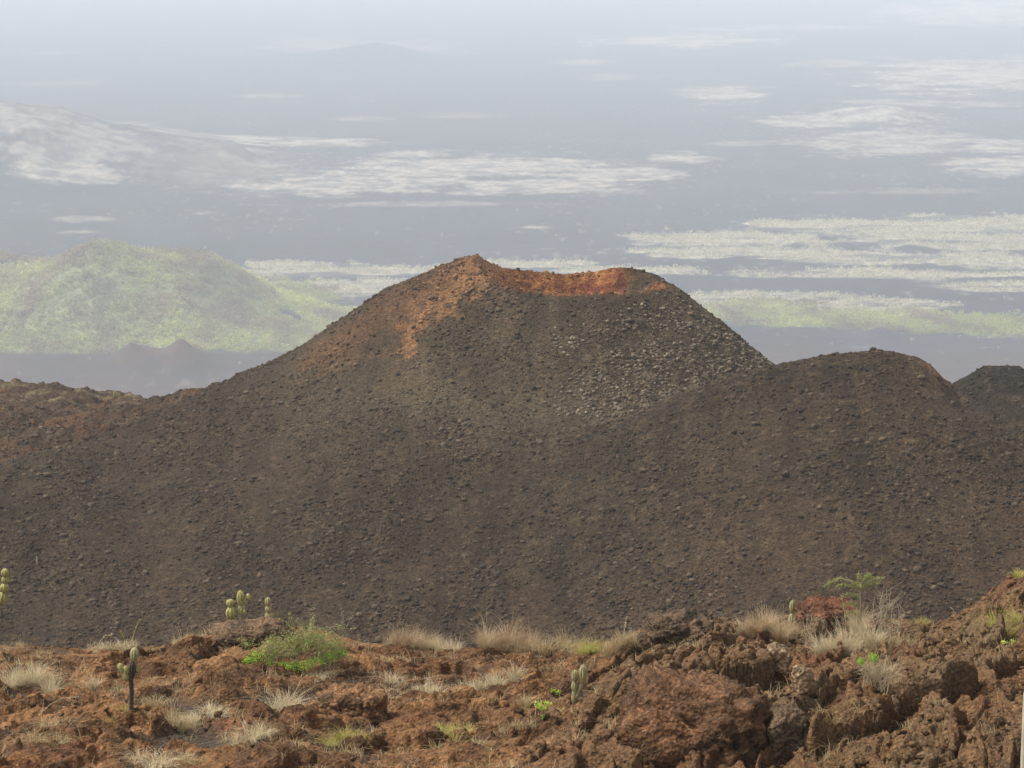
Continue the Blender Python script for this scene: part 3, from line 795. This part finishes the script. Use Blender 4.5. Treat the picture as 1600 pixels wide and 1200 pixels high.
# ================================================================== 4. BOULDERS AND PLANTS OF THE FOREGROUND
from mathutils import noise as mnoise
import bmesh
def ico_np(sub):
    bm = bmesh.new(); bmesh.ops.create_icosphere(bm, subdivisions=sub, radius=1.0)
    V = np.array([v.co[:] for v in bm.verts]); FA = np.array([[v.index for v in f.verts] for f in bm.faces]); bm.free()
    return V, FA
ICO5 = ico_np(5)
def boulder(px, py, w, h, dep, colr, label, rot=0.0, tilt=0.0, seed=0, rough=1.0, name="lava_boulder", sink=0.35, dz=0.0, group=None):
    p = FG(px, py); m = p.y / F
    sx, sy, sz = w * m / 2, dep * w * m / 2, h * m / (2 - 2 * sink)
    V = ICO5[0].copy()
    # squarish block rather than a ball
    V = np.sign(V) * np.abs(V) ** 0.66
    sc = Vector((sx, sy, sz)); off = Vector((seed * 7.3, seed * 3.1, seed * 1.7))
    out = np.empty_like(V); cc = np.empty_like(V)
    base = np.array(colr)
    for i, v in enumerate(V):
        d = Vector(v); q = Vector((d.x * sx, d.y * sy, d.z * sz))
        a = 0.22 * mnoise.noise(d * 1.3 + off)
        vo = mnoise.voronoi(q * 2.3 + off)[0]
        b = 0.26 * (0.5 - min(vo[0], 1.0)) - 0.16 * max(0, 1 - (vo[1] - vo[0]) / .16)
        c_ = .08 * (1 - 2.2 * abs(mnoise.noise(q * 7 + off))) - .12 * max(0, 1 - (lambda w: w[1] - w[0])(mnoise.voronoi(q * 5.2 + off)[0]) / .10) + 0.17 * mnoise.multi_fractal(q * 5.5 + off, 0.8, 2.1, 5) * rough - .1
        e_ = 0.07 * mnoise.noise(q * 16 + off) * rough
        k = 1 + a
        dd = min(sx, sz * 1.5, .7)
        nrm = d.normalized()
        w_ = q * k + nrm * (b + c_ * .9 + e_) * dd * 0.75
        out[i] = w_[:]
        tt = mnoise.noise(q * 2.1 + off * 2) * .5 + mnoise.noise(q * 7 + off) * .4 + mnoise.noise(q * 21 + off) * .3 - .12
        cc[i] = base * (1 + tt) + np.array([0.02, 0.0, 0.0]) * tt
    ct, st = math.cos(tilt), math.sin(tilt)
    x, z = out[:, 0] * ct - out[:, 2] * st, out[:, 0] * st + out[:, 2] * ct
    out = np.stack([x, out[:, 1], z], 1)
    out[:, 2] += sz * (1 - 2 * sink)
    o = mesh_obj(name, out, ICO5[1], M_boul, attrs={"col": np.clip(cc, .01, 1)}, loc=(p.x, p.y + sy * .5, p.z + dz))
    o.rotation_euler = (0, 0, rot)
    tag(o, label, "boulder" if name == "lava_boulder" else "rock", group)
    return o
BR = (0.128, 0.066, 0.034); GR = (0.115, 0.078, 0.048); OR = (0.165, 0.088, 0.043); RD = (0.125, 0.054, 0.029); PA = (0.21, 0.145, 0.085)
boulder(1222, 1182, 80, 70, .9, GR, "big grey faced boulder with a brown top low in the right of the foreground", .3, -.3, 1, sink=.42)
boulder(1214, 1064, 40, 30, .9, PA, "small pale rounded knob of rock above the big grey faced boulder", 0, 0, 2, .7)
boulder(1258, 1078, 34, 40, .9, PA, "pale pointed stone leaning against its neighbours left of the dry shrub", 0, .35, 3, .8)
boulder(1300, 990, 112, 30, .9, RD, "smooth rusty red dome of lava behind the palest grass tussock", 0, 0, 4, .5, sink=.5)
boulder(1062, 1008, 100, 32, .9, (0.095, 0.064, 0.040), "dark brown crag standing on the crest of the near ground", 0, .12, 5, 2.0, sink=.42)
boulder(1085, 1160, 230, 80, 1.0, BR, "largest cracked brown slab in the foreground, left of the big grey faced boulder", -.3, -.22, 6, 1.6, sink=.56)
boulder(548, 1114, 110, 32, 1.0, OR, "orange dome of cracked lava crust beside a grey gravel pocket", 0, 0, 14, .8, sink=.5)
boulder(388, 1014, 130, 24, .8, (0.130, 0.080, 0.048), "flat broken crust roofing the dark hollow beside the green shrub", 0, .03, 15, 1.6, name="lava_ledge", sink=.25, dz=.12)

class Soup:
    def __init__(s): s.V = []; s.F = []; s.n = 0
    def add(s, V, Fq):
        s.V.append(np.asarray(V, float)); s.F.append(np.asarray(Fq, int) + s.n); s.n += len(V)
    def ribbon(s, pts, w0, w1, side):
        pts = np.asarray(pts, float); k = len(pts); t = np.linspace(0, 1, k)[:, None]
        w = (w0 * (1 - t) + w1 * t) / 2
        V = np.concatenate([pts - side * w, pts + side * w])
        i = np.arange(k - 1)
        s.add(V, np.stack([i, i + 1, i + 1 + k, i + k], 1))
    def tube(s, pts, r0, r1, k=5):
        pts = np.asarray(pts, float); m = len(pts)
        VV = []
        for i, p in enumerate(pts):
            d = pts[min(i + 1, m - 1)] - pts[max(i - 1, 0)]; d = d / (np.linalg.norm(d) + 1e-9)
            u = np.cross(d, (0.31, 0.93, 0.17)); u /= np.linalg.norm(u); w = np.cross(d, u)
            rr = r0 + (r1 - r0) * i / (m - 1)
            a = np.arange(k) * 2 * math.pi / k
            VV.append(p + rr * (np.cos(a)[:, None] * u + np.sin(a)[:, None] * w))
        Fq = [(i * k + j, i * k + (j + 1) % k, (i + 1) * k + (j + 1) % k, (i + 1) * k + j) for i in range(m - 1) for j in range(k)]
        s.add(np.concatenate(VV), Fq)
    def leaf(s, p, d, l, w, r):
        d = d / (np.linalg.norm(d) + 1e-9); q = np.cross(d, r.normal(size=3)); q /= np.linalg.norm(q) + 1e-9
        s.add([p, p + d * l * .5 - q * w / 2, p + d * l, p + d * l * .5 + q * w / 2], [(0, 1, 2, 3)])
    def obj(s, name, mat, parent=None, loc=None, smooth=False):
        return mesh_obj(name, np.concatenate(s.V), np.concatenate(s.F), mat, parent, smooth, loc=loc)

def blades(S, c, n, h, spread, w, r, lean0=0.5, up=1.0):
    """n curved blades fanning out from around c"""
    for _ in range(n):
        a = r.random() * 6.283; rr = spread * r.random() ** .6 * .55
        b = np.array([c[0] + rr * math.cos(a), c[1] + rr * math.sin(a) * .9, c[2] - .02])
        a2 = a + r.normal() * .8; L = h * (0.3 + 0.75 * r.random()) * (1.45 if r.random() < .05 else 1); lean = lean0 * r.uniform(.4, 1.5)
        out = L * lean * (0.25 + r.random()) ; k = 4
        t = np.linspace(0, 1, k)[:, None]
        pts = b + np.array([math.cos(a2), math.sin(a2), 0]) * out * t ** 1.8 + np.array([0, 0, 1.0]) * L * up * (t - .35 * lean * t ** 3)
        side = np.array([math.sin(a2 + r.normal() * .8), math.cos(a2), 0.15 * r.normal()]); side /= np.linalg.norm(side)
        S.ribbon(pts, w, w * .35, side)

def tussock(px, py, wpx, hpx, n, mat, label, seed, lean=.5, group=None, name="grass_tussock", w=.0065):
    n = int(n * 4); hpx = hpx * 1.2; wpx = wpx * 1.1; lean = lean * 1.5
    p = FG(px, py); m = p.y / F; r = np.random.default_rng(seed); S = Soup()
    W, H_ = wpx * m / 2, hpx * m
    nc = max(1, int(wpx / 16))
    for i in range(nc):
        x = 0 if nc == 1 else (-W + 2 * W * (i + .5) / nc) * .8 + r.normal() * .03
        y = r.normal() * min(W, .5) * .5
        z = float(HF(p.x + x, p.y + y)[0]) - p.z
        z = min(max(z, -.25), .25)
        blades(S, (x, y, z), max(6, n // nc), H_ * (.75 + .35 * r.random()) * (1 - .35 * abs(x) / (W + 1e-6)), min(W, .28) + .02, w, r, lean)
    o = S.obj(name, mat, loc=p)
    tag(o, label, "grass", group)
    return o
T = tussock
T(645, 1004, 92, 40, 420, M_straw_o, "orange tinged grass tussock on the crest just right of the green shrub", 1)
T(698, 1008, 40, 24, 150, M_straw_p, "small pale grass tuft between the two orange tussocks on the crest", 2)
T(792, 1020, 104, 52, 700, M_straw_o, "largest orange brown grass tussock on the middle of the crest", 3)
T(880, 1020, 80, 34, 300, M_straw, "dry straw grass right of the largest orange tussock", 4)
T(925, 1020, 50, 30, 160, M_straw_g, "yellow green grass in the row on the crest", 5)
T(972, 1020, 64, 38, 300, M_straw, "straw coloured tuft with a tall seed stalk left of the dark crag", 6)
T(1200, 984, 96, 48, 600, M_straw_o, "orange brown grass tussock surrounding a cactus tip on the crest", 7)
T(1160, 992, 30, 28, 90, M_straw_p, "pale wisp of grass left of the tussock with the cactus tip", 8)
T(1322, 1020, 100, 56, 700, M_straw_p, "palest fluffy grass tussock in front of the red lava dome", 9)
T(1400, 1006, 60, 30, 150, M_straw, "thin dry grass between the palest tussock and the right slope", 10)
T(1452, 978, 42, 18, 130, M_straw_g, "low yellow green grass cushion on the crest at the right", 11)
T(1576, 996, 60, 52, 200, M_straw_g, "green and straw tussock with arching blades near the right edge", 12, .9)
T(1592, 897, 34, 18, 70, M_straw_g, "yellow green grass on the top of the knoll at the right edge", 13, .9)
T(50, 1078, 96, 46, 420, M_straw_p, "wide pale dry grass patch at the left edge", 14, .7)
T(155, 1018, 30, 22, 80, M_straw_p, "small pale grass left of the arching green stems", 15)
T(190, 1018, 46, 24, 150, M_straw_p, "pale grass at the foot of the arching green stems", 16)
T(30, 1010, 26, 14, 60, M_straw, "short straw tuft on the crest at the far left", 17)
T(195, 1108, 46, 22, 110, M_straw_g, "greenish grass around the foot of the dark stemmed cactus", 18)
T(265, 1112, 70, 34, 220, M_straw, "straw tuft to the right of the dark stemmed cactus", 19, .8)
T(318, 1118, 70, 26, 180, M_straw_p, "pale sprawling grass farther right of the dark stemmed cactus", 20, .9)
T(148, 1080, 26, 24, 80, M_straw_p, "pale upright wisp left of the dark stemmed cactus", 21)
T(392, 1160, 52, 46, 190, M_straw_p, "white bleached grass clump below the green shrub", 22, .9)
T(440, 1108, 60, 44, 170, M_straw_p, "spiky bleached tuft in front of the green shrub", 23, .9)
T(535, 1156, 66, 26, 150, M_straw_g, "yellowish grass below the orange lava dome", 24, .8)
T(505, 1064, 40, 24, 100, M_straw_p, "pale twiggy wisp under the right end of the green shrub", 25, .9)
T(612, 1072, 50, 26, 100, M_straw_p, "thin pale grass on the crust right of the orange dome", 26, .9)
T(665, 1080, 56, 30, 110, M_straw_p, "bleached sprawling stems in front of the largest orange tussock", 27, 1.0)
T(770, 1070, 110, 26, 320, M_straw_p, "long band of pale low grass below the largest orange tussock", 28, .7)
T(820, 1105, 22, 30, 70, M_straw, "upright straw wisp left of the lime green plant", 29)
T(715, 1148, 90, 26, 220, M_straw_g, "yellow green grass strip on the ledge near the bottom centre", 30, .8)
T(800, 1140, 70, 18, 140, M_straw, "low straw grass strip left of the tilted slabs", 31)
T(235, 1198, 70, 36, 150, M_straw_p, "curled bleached stems at the bottom edge on the left", 32, 1.2)
T(60, 1160, 110, 28, 200, M_straw, "sprawling straw stems near the bottom left corner", 33, 1.1)
T(290, 1190, 60, 20, 90, M_straw, "thin straw tuft at the bottom edge beside the curled stems", 34)

# scattered sparse grass
r = np.random.default_rng(77); S = Soup()
n = 0
while n < 1000:
    x, y = r.uniform(-13.5, 13.5), r.uniform(49, 73.5)
    q = float(fbm(np.array([x / 2.2]), np.array([y / 2.5]), 3, 900)[0]) - (.16 if x > 2 else 0)
    if q < .02 or r.random() > .25 + 2 * q: continue
    n += 1
    blades(S, (x, y, float(HF(x, y)[0])), int(r.integers(8, 26)), .14 + .26 * r.random(), .12 + .14 * r.random(), .0085, r, 1.1)
tag(S.obj("sparse_grass", M_straw), "thin dry grass scattered over the reddish lava in the foreground", "grass", kind="stuff")

def stalk(pts, r0, mat, label, name, cat, base=(0, 0), head=None):
    """pts in photo directions; the first point stands on the ground"""
    p = FG(*pts[0]); m = p.y / F
    P = np.array([((a - pts[0][0]) * m, 0.03 * i, (pts[0][1] - b) * m) for i, (a, b) in enumerate(pts)])
    S = Soup(); S.tube(P, r0, r0 * .35, 4)
    rr = np.random.default_rng(int(pts[0][0]))
    for i in range(26):
        t = .5 + .5 * rr.random(); k = t * (len(P) - 1); j = min(int(k), len(P) - 2); q = P[j] + (P[j + 1] - P[j]) * (k - j)
        S.leaf(q, rr.normal(size=3) + (P[-1] - P[0]) * .8, .05, .012, rr)
    o = S.obj(name, mat, loc=p); tag(o, label, cat); return o
stalk([(974, 1008), (975, 990), (977, 975), (979, 962)], .010, M_straw_p, "tall pale seed stalk rising above the crest left of the dark crag", "seed_stalk", "stalk")
stalk([(206, 1016), (208, 1000), (213, 984), (220, 970)], .014, M_straw_g, "straight greenish stem on the crest above the dark stemmed cactus", "arching_stem", "stalk")
stalk([(198, 1016), (195, 1002), (191, 990), (186, 984)], .012, M_straw_g, "shorter greenish stem left of the straight one on the crest", "arching_stem", "stalk")
stalk([(154, 1016), (156, 1003), (164, 993), (178, 991)], .009, M_straw_p, "pale stem bowed into an arch at the left of the crest", "arching_stem", "stalk")
stalk([(1514, 990), (1505, 976), (1494, 960), (1484, 948)], .010, M_twig, "bare stick leaning left on the crest at the right", "dead_stick", "stick")
stalk([(60, 1118), (80, 1100), (100, 1024 + 66), (124, 1090)], .008, M_straw_p, "long bowed straw stem at the lower left", "arching_stem", "stalk")

# --- cacti
def cactus_seg(S, base, top, R, ribs=8, pw=.42):
    base = np.array(base, float); top = np.array(top, float); d = top - base; L = np.linalg.norm(d); d /= L
    u = np.cross(d, (0, 1, 0.02)); u /= np.linalg.norm(u); w = np.cross(d, u)
    nr, k = 11, ribs * 4
    a = np.arange(k) * 2 * math.pi / k
    VV = []
    for i in range(nr):
        t = .012 + .976 * i / (nr - 1)
        rr = R * math.sin(math.pi * t) ** pw
        rr = rr * (1 + .20 * (np.abs(np.cos(a * ribs / 2)) * 2 - 1.3)) * (1 if 0 < i < nr - 1 else .3)
        VV.append(base + d * L * t + rr[:, None] * (np.cos(a)[:, None] * u + np.sin(a)[:, None] * w))
    Fq = [(i * k + j, i * k + (j + 1) % k, (i + 1) * k + (j + 1) % k, (i + 1) * k + j) for i in range(nr - 1) for j in range(k)]
    S.add(np.concatenate(VV), Fq)
def cactus_spines(S, base, top, R, r, ribs=8, pw=.42):
    base = np.array(base, float); top = np.array(top, float); d = top - base; L = np.linalg.norm(d); d /= L
    u = np.cross(d, (0, 1, 0.02)); u /= np.linalg.norm(u); w = np.cross(d, u)
    for q in range(ribs):
        a = q * 2 * math.pi / ribs
        for t in np.arange(.06, 1.0, .035 / max(L, .05)):
            rr = R * math.sin(math.pi * min(t, .985)) ** pw * 1.05
            o = math.cos(a) * u + math.sin(a) * w
            p = base + d * L * t + rr * o
            for _ in range(2):
                v = o + r.normal(size=3) * .5 + d * .3; v /= np.linalg.norm(v)
                S.ribbon([p, p + v * .034], .006, .002, np.cross(v, (.3, .8, .5)))
def cactus(base, segs, label, seed, mats, group=None, D=None):
    """segs: (x0, y0, x1, y1, width, material index, part name) measured as seen, in photo pixels"""
    p = FG(*base) if D is None else D; m = p.y / F
    e = empty("segmented_cactus", p); tag(e, label, "cactus", group)
    r = np.random.default_rng(seed)
    for (x0, y0, x1, y1, w, mi, nm) in segs:
        yo = r.normal() * .02
        b = ((x0 - base[0]) * m, yo, (base[1] - y0) * m); t = ((x1 - base[0]) * m, yo, (base[1] - y1) * m)
        S = Soup()
        if nm == "stem":
            S.tube([b, tuple((np.array(b) + np.array(t)) / 2 + np.array([.01, 0, 0])), t], w * m / 2, w * m / 2.2, 9)
            S.obj("stem", mats[mi], e, smooth=True)
        else:
            cactus_seg(S, b, t, w * m / 2)
            nf = sum(len(f) for f in S.F)
            cactus_spines(S, b, t, w * m / 2, r)
            nt_ = sum(len(f) for f in S.F)
            mesh_obj("stem_segment", np.concatenate(S.V), np.concatenate(S.F), [mats[mi], M_spine], e, True, matidx=[0] * nf + [1] * (nt_ - nf))
    return e
CM = [M_cactus, M_cactus_g, M_cactus_b, M_stem_d]
g = "segmented cacti of the foreground"
cactus((-14, 1016), [(-14, 1018, -4, 945, 6, 3, "stem"), (3, 942, 8, 920, 14, 0, "s"), (9.5, 922, 11, 905.5, 13, 0, "s"), (12, 907, 12, 894, 10.5, 0, "s"), (12, 896, 12.5, 881, 11, 0, "s"), (-5, 950, 2, 938, 7, 1, "stem")],
       "tall yellow green cactus of stacked round segments at the left edge", 1, CM, g)
cactus((366, 984), [(363, 986, 363.5, 964, 12.5, 0, "s"), (361.5, 968, 361.5, 946, 15.5, 0, "s"), (360.5, 948, 360, 934, 12, 0, "s"),
                    (374, 986, 377, 952, 5, 1, "stem"), (378, 962, 379, 942, 11, 1, "s"), (377.5, 946, 377, 919, 11.5, 0, "s"), (382, 938, 387, 932, 4, 0, "stem"), (387, 931, 393, 929, 9.5, 0, "s"), (382, 960, 384, 950, 6, 0, "s")],
       "two branched yellow green cactus above the dark hollow, left of the green shrub", 2, CM, g)
cactus((420, 984), [(418, 986, 419, 966, 12, 1, "s"), (421, 970, 421, 955, 12.5, 1, "s"), (420.5, 958, 420.5, 944, 10, 1, "s"), (419.5, 946, 419.5, 931, 9.5, 1, "s"), (416, 984, 415, 962, 5, 1, "s")],
       "slim grey green cactus column right of the two branched one", 3, CM, g)
cactus((431, 986), [(430, 987, 438, 965, 9, 2, "s")], "short bright green cactus finger leaning right beside the grey column", 4, CM, g)
cactus((205, 1108), [(205, 1110, 206, 1052, 8, 3, "stem"), (207, 1058, 210, 1026, 11, 3, "s"), (212, 1030, 213, 1004, 13, 1, "s"), (193, 1048, 187, 1031, 9, 0, "s"), (203, 1048, 196, 1035, 8, 0, "s"), (200, 1062, 196, 1043, 10, 0, "s"), (216, 1046, 221, 1037, 7, 0, "s")],
       "dark stemmed cactus with green side lobes standing among the grass at the left", 5, CM, g)
cactus((898, 1100), [(897, 1102, 897, 1078, 8, 1, "s"), (897.5, 1082, 898, 1060, 9.5, 1, "s"), (898, 1064, 898.5, 1043, 10, 1, "s"), (906, 1076, 910, 1062, 6, 1, "stem"), (910, 1068, 912, 1033, 12, 1, "s"), (900, 1090, 908, 1070, 5, 1, "stem")],
       "pair of fuzzy cactus fingers in front of the tilted brown slab", 6, CM, g)
cactus((1237, 984), [(1236, 985, 1237, 960, 10, 1, "s"), (1237, 961, 1238, 938, 9, 1, "s")], "cactus finger poking out of the orange grass tussock on the crest", 7, CM, g)
dd = HM.hit(180, 622, 270, 345, .2)
cactus((180, 622), [(179, 623, 179, 612, 3.6, 1, "s"), (183, 621, 183, 614, 2.6, 1, "s")], "tiny distant cactus on the old lava ridge at the left", 8, CM, "cacti on the middle slope", D=dd)
dd = HM.hit(58, 884, 220, 290, .2)
cactus((58, 884), [(58, 885, 58, 868, 3, 1, "s")], "faint thin cactus low on the dark cinder slope at the left", 9, CM, "cacti on the middle slope", D=dd)

# --- shrubs
def branchy(S, L, base, n, hx, hz, r, r0=.010, leafn=0, leaf=.03, fork=3, up=.9, zleaf=None, droop=0.0):
    tips = []
    for i in range(n):
        a = r.random() * 6.283
        b = np.array(base) + np.array([r.normal() * hx * .25, r.normal() * hx * .25, 0])
        tip = b + np.array([math.cos(a) * hx * (.2 + .8 * r.random()), math.sin(a) * hx * .7 * r.random(), hz * (.55 + .45 * r.random()) * up])
        mid = (b + tip) / 2 + r.normal(size=3) * hx * .08 + np.array([0, 0, hz * .08])
        S.tube([b, mid, tip], r0, r0 * .4, 4)
        for f in range(fork):
            t = .35 + .6 * r.random(); q = b + (tip - b) * t + (mid - (b + tip) / 2) * (1 - abs(2 * t - 1))
            e2 = q + r.normal(size=3) * np.array([1, .7, .8]) * hz * .22 + np.array([0, 0, hz * .14 - droop])
            S.tube([q, (q + e2) / 2 + r.normal(size=3) * .01, e2], r0 * .45, r0 * .2, 3)
            tips.append((q, e2))
            for _ in range(leafn):
                p = q + (e2 - q) * r.random() + r.normal(size=3) * .02
                L.leaf(p, r.normal(size=3), leaf * (.6 + .8 * r.random()), leaf * .55, r)
    return tips
def leafballs(L, cs, n, leaf, r):
    for (x, y, z, rx, rz) in cs:
        for _ in range(n):
            d = r.normal(size=3); d /= np.linalg.norm(d); q = r.random() ** .45
            p = np.array([x + d[0] * rx * q, y + d[1] * rx * .7 * q, z + d[2] * rz * q])
            L.leaf(p, r.normal(size=3) + np.array([0, 0, .5]), leaf * (.6 + .8 * r.random()), leaf * .5, r)
# green shrub beside the hollow
p = FG(468, 1048); m = p.y / F; r = np.random.default_rng(41)
e = empty("leafy_shrub", p); tag(e, "wide shrub with olive twigs and vivid green leaves at its foot beside the dark hollow", "shrub")
S = Soup(); L1 = Soup(); L2 = Soup()
for bx, hx, hz, n in ((-40, 34, 58, 12), (0, 40, 78, 16), (38, 38, 66, 12), (58, 22, 52, 6)):
    branchy(S, L1, (bx * m, 0, 0), n, hx * m, hz * 1.02 * m, r, .008, 20, .042, 6)
branchy(S, L1, (70 * m, .1, .05), 4, 24 * m, 100 * m, r, .009, 8, .036, 4)
leafballs(L2, [(-66 * m, -.1, 22 * m, 22 * m, 12 * m), (-50 * m, -.15, 8 * m, 22 * m, 11 * m), (-80 * m, -.1, 14 * m, 12 * m, 6 * m), (-20 * m, -.2, 7 * m, 20 * m, 8 * m), (4 * m, -.2, 8 * m, 24 * m, 9 * m), (30 * m, -.15, 14 * m, 20 * m, 10 * m), (52 * m, -.1, 22 * m, 18 * m, 10 * m), (66 * m, -.05, 26 * m, 14 * m, 7 * m), (12 * m, .1, 40 * m, 10 * m, 6 * m)], 190, .05, r)
S.obj("branches", M_twig, e); L1.obj("olive_leaves", M_leaf_o, e); tag(L2.obj("new_leaves", M_leaf_b, e), "vivid green new leaves")
# feathery sapling
p = FG(1345, 976); m = p.y / F; r = np.random.default_rng(42)
e = empty("sapling", p); tag(e, "slender sapling with feathery green branches behind the red lava dome", "sapling")
S = Soup(); L1 = Soup()
S.tube([(0, 0, -.05), (-1 * m, 0, 25 * m), (-2 * m, 0, 50 * m), (-3 * m, 0, 64 * m)], .026, .014, 6)
def frond(pts):
    P = np.array([(a * m, r.normal() * .03, b * m) for a, b in pts]); S.tube(P, .013, .005, 4)
    for i in range(len(P) - 1):
        for _ in range(85):
            q = P[i] + (P[i + 1] - P[i]) * r.random() + r.normal(size=3) * .025
            L1.leaf(q, r.normal(size=3) * np.array([1, 1, .5]), .045, .016, r)
frond([(-3, 60), (-16, 72), (-34, 76), (-50, 70), (-61, 62)]); frond([(-3, 62), (-14, 62), (-28, 66), (-40, 64)])
frond([(-3, 62), (4, 74), (8, 82), (16, 80)]); frond([(-2, 55), (8, 66), (20, 74), (34, 78)]); frond([(8, 66), (20, 68), (30, 70)])
frond([(-2, 40), (-10, 48), (-24, 50), (-36, 44)]); frond([(-1, 25), (-8, 34), (-20, 36), (-30, 28)]); frond([(-1, 15), (-8, 20), (-18, 20), (-26, 12)])
frond([(-3, 62), (-4, 76), (-6, 84)])
S.obj("trunk", M_twig, e); L1.obj("crown", M_leaf_o, e)
# bare grey shrub
def simple_shrub(px, py, hx, hz, n, label, seed, mt=M_twig, fork=4, name="bare_shrub", r0=.006, green=None, up=.95, leafn=0, lm=None):
    p = FG(px, py); m = p.y / F; r = np.random.default_rng(seed)
    e = empty(name, p); tag(e, label, "shrub"); S = Soup(); L1 = Soup()
    branchy(S, L1, (0, 0, 0), n, hx * m, hz * m, r, r0, leafn, .03, fork, up)
    S.obj("branches", mt, e)
    if leafn: L1.obj("leaves", lm, e)
    if green:
        G = Soup(); leafballs(G, [(a * m, -.15, b * m, c_ * m, d_ * m) for a, b, c_, d_ in green], 120, .04, r); tag(G.obj("new_leaves", M_leaf_b, e), "small bright green sprig")
    return e
simple_shrub(1378, 990, 30, 72, 9, "bare grey twiggy shrub right of the feathery sapling", 51, fork=6, r0=.012)
simple_shrub(1404, 992, 20, 50, 4, "thin bare grey twigs right of the bare shrub on the crest", 52, r0=.010)
simple_shrub(1372, 1082, 44, 60, 60, "domed dry tan shrub with a bright green sprig on top, below the palest tussock", 53, mt=M_straw_p, fork=7, name="dry_shrub", r0=.006, green=[(-10, 56, 10, 9), (-30, 50, 6, 6)], up=.8)
simple_shrub(1262, 985, 20, 34, 4, "small bare twigs between the orange tussock and the red dome", 54, r0=.010)
simple_shrub(1118, 985, 14, 30, 3, "single dead twig beside the dark crag", 55, r0=.006)
# little lime plants
def lime(px, py, balls, label, seed, hs=1.0):
    p = FG(px, py); m = p.y / F; r = np.random.default_rng(seed)
    e = empty("lime_plant", p); tag(e, label, "plant", None)
    S = Soup(); L = Soup()
    for a, b, c_, d_ in balls: S.tube([(0, 0, 0), (a * m * .5, 0, b * m * .6), (a * m, 0, b * m)], .008, .004, 4)
    leafballs(L, [(a * m, 0, b * m, c_ * m, d_ * m) for a, b, c_, d_ in balls], 60, .045, r)
    S.obj("stems", M_twig, e); L.obj("leaves", M_leaf_y, e)
lime(848, 1126, [(-7, 26, 9, 6), (8, 28, 7, 5), (0, 20, 6, 4), (1, 6, 3, 3)], "lime green leafy plant low in the foreground left of the pair of cactus fingers", 61)
lime(868, 1088, [(-4, 6, 4, 4), (4, 3, 5, 3)], "tiny lime green sprout above the lime green leafy plant", 62)
lime(923, 1022, [(-5, 6, 7, 5), (7, 6, 6, 4)], "lime green sprig in the row of grass on the crest", 63)
lime(1590, 1010, [(-22, 4, 6, 3), (-8, 6, 5, 4)], "small lime leaves under the arching tussock near the right edge", 64)

# --- pale stake cut by the right edge of the picture
p = at(1603, 1200, 47.0); gz = float(HF(p.x, p.y)[0]); m = 47.0 / F
S = Soup(); top = (1200 - 1060) * m + (p.z - gz)
S.tube([(0, 0, -.2), (-.01, 0, top * .5), (.0, 0, top * .93), (.01, 0, top * .985), (.012, 0, top)], .085, .085, 10)
V = S.V[0]; V[-10:] = (V[-10:] - V[-10:].mean(0)) * .35 + V[-10:].mean(0); V[-20:-10] = (V[-20:-10] - V[-20:-10].mean(0)) * .8 + V[-20:-10].mean(0)
V = np.concatenate([V, [V[-10:].mean(0)]]); Fq = [tuple(f) for f in S.F[0]] + [(40 + i, 40 + (i + 1) % 10, 50, 50) for i in range(10)]
me_f = [f for f in Fq if len(set(f)) == 4]; S = Soup(); S.add(V, me_f); 
tag(S.obj("wooden_stake", M_stake, loc=(p.x, p.y, gz), smooth=True), "pale bleached stake cut off by the right edge of the picture", "stake")
# ================================================================== 5. HAZE
hx0, hx1, hy0, hy1, hz0, hz1 = -10600, 10600, -2600, 23600, -260.0, ZC + 3.0
HV = [(a, b, d) for a in (hx0, hx1) for b in (hy0, hy1) for d in (hz0, hz1)]
HFc = [(0, 1, 3, 2), (4, 6, 7, 5), (0, 4, 5, 1), (2, 3, 7, 6), (0, 2, 6, 4), (1, 5, 7, 3)]
mh = bpy.data.materials.new("haze"); mh.use_nodes = True
t = mh.node_tree; t.nodes.clear()
pv = t.nodes.new("ShaderNodeVolumePrincipled")
pv.inputs["Color"].default_value = (0.84, 0.915, 1.0, 1)
pv.inputs["Density"].default_value = HAZE_DENSITY
pv.inputs["Anisotropy"].default_value = 0.0
ou = t.nodes.new("ShaderNodeOutputMaterial")
t.links.new(pv.outputs[0], ou.inputs["Volume"])
hz = mesh_obj("haze", HV, HFc, mh)
tag(hz, "pale bluish haze filling the air over the plain", "haze", kind="stuff")
